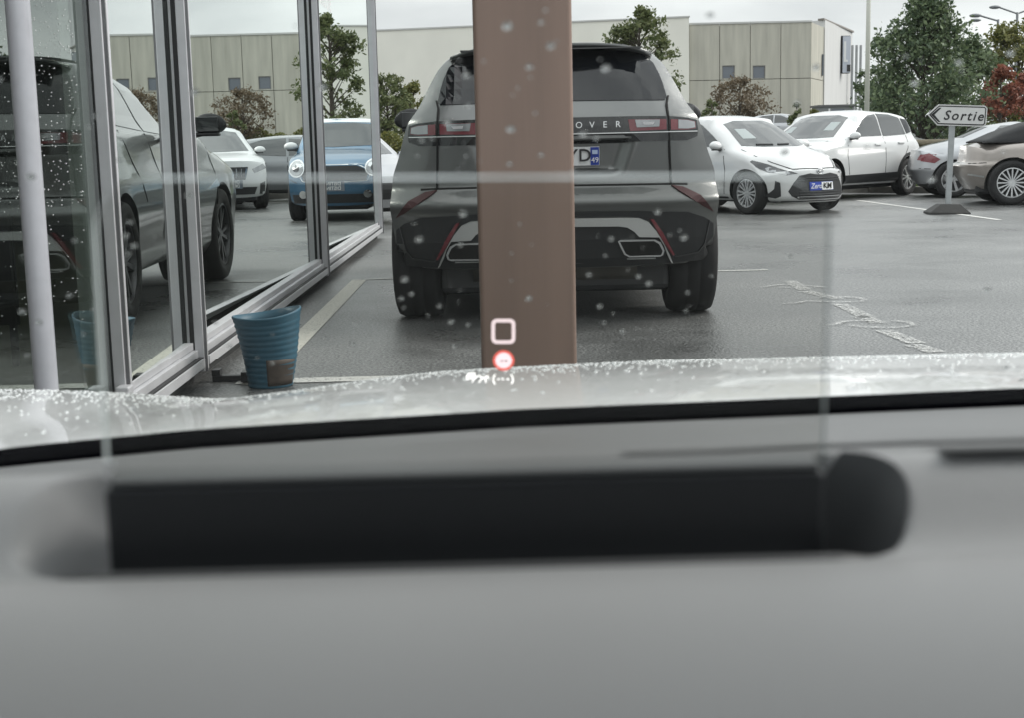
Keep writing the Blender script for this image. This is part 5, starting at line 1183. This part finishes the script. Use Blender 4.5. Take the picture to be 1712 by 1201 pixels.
# head-up display read-out floating over the bonnet
DH = 1.32
def em(name, c, st_):
    # the read-out can only be seen from above its own level, like the real eye box
    m = bpy.data.materials.new(name); m.use_nodes = True; n = m.node_tree.nodes; l = m.node_tree.links; n.remove(n['Principled BSDF'])
    e = n.new('ShaderNodeEmission'); e.inputs[0].default_value = (*c, 1); e.inputs[1].default_value = st_; t = n.new('ShaderNodeBsdfTransparent')
    g = n.new('ShaderNodeNewGeometry'); q = n.new('ShaderNodeSeparateXYZ'); l.new(g.outputs['Incoming'], q.inputs[0]); k = n.new('ShaderNodeMath'); k.operation = 'GREATER_THAN'; k.inputs[1].default_value = .09; l.new(q.outputs[2], k.inputs[0])
    x = n.new('ShaderNodeMixShader'); l.new(k.outputs[0], x.inputs[0]); l.new(t.outputs[0], x.inputs[1]); l.new(e.outputs[0], x.inputs[2]); l.new(x.outputs[0], n['Material Output'].inputs[0]); return m
HW = em('hud_white', (.95, .80, .83), .85); HR = em('hud_red', (.85, .16, .13), .9); HPk = em('hud_pink', (1, .82, .88), .95)
hc = at(842, 590, DH); hud = empty('head_up_readout', hc, 0, label='glowing read-out: rounded square, red ringed disc and small symbol above the bonnet', cat='display')
sc_ = DH/FPX*1.02
def hp(px, py, k=0): q = at(px, py, DH)-hc; return Vector((q.x, q.y-k, q.z))
def flat(name, loops, m, k=0):
    v = []; f = []
    for lp in loops:
        o_ = len(v); v += [tuple(hp(a, b_, k)) for a, b_ in lp]; f.append(tuple(range(o_, o_+len(lp))))
    return pd(name, v, f, m, hud)
def rrect(cx, cy, w, h, r, n=6):
    out = []
    for qx, qy, a0 in ((1, 1, 0), (-1, 1, 90), (-1, -1, 180), (1, -1, 270)):
        for i in range(n+1): a = R(a0+90*i/n); out.append((cx+qx*(w/2-r)+r*math.cos(a), cy+qy*(h/2-r)+r*math.sin(a)))
    return out
def ring(name, o1, o2, m, k=0):
    n = len(o1); v = [tuple(hp(*p, k)) for p in o1+o2]; return pd(name, v, [(i, (i+1) % n, n+(i+1) % n, n+i) for i in range(n)], m, hud)
ring('rounded_square', rrect(841.5, 553.5, 40, 42, 9), rrect(841.5, 553.5, 28, 30, 4), HW)
circ = lambda r, n=32: [(842+r*math.cos(2*math.pi*i/n), 603+r*math.sin(2*math.pi*i/n)) for i in range(n)]
ring('red_ring', circ(18), circ(13.8), HR); flat('disc', [circ(13.8)], HPk)
flat('dashes', [[(837, 602.5), (841, 602.5), (841, 604.5), (837, 604.5)], [(843.5, 602.5), (848, 602.5), (848, 604.5), (843.5, 604.5)]], em('hud_dark', (.02, .02, .02), 1), .004)
def stroke(pts, w=1.5):
    out = []
    for (a, b_), (c, d) in zip(pts, pts[1:]):
        L = math.hypot(c-a, d-b_) or 1; nx, ny = -(d-b_)/L*w/2, (c-a)/L*w/2; out.append([(a+nx, b_+ny), (c+nx, d+ny), (c-nx, d-ny), (a-nx, b_-ny)])
    return out
HW2 = em('hud_bright_white', (1, 1, 1), 1.9)
sy = []
for s_ in ([(780, 631), (783, 626), (794, 625), (794, 632), (781, 635), (780, 631)], [(781, 630), (794, 628)], [(789, 640), (793, 634), (801, 629), (806, 633)], [(800, 641), (808, 632), (812, 636), (812, 641)], [(811, 630), (817, 633)], [(812, 634), (816, 629)]): sy += stroke(s_)
flat('small_symbol', sy, HW2)
flat('bracketed_dashes', stroke([(828, 627), (825, 632), (825, 639), (828, 644)])+stroke([(854, 627), (857.5, 632), (857.5, 639), (854, 644)])+stroke([(831, 635), (835, 635)])+stroke([(839, 635), (843, 635)])+stroke([(847, 635), (851, 635)]), HW2)
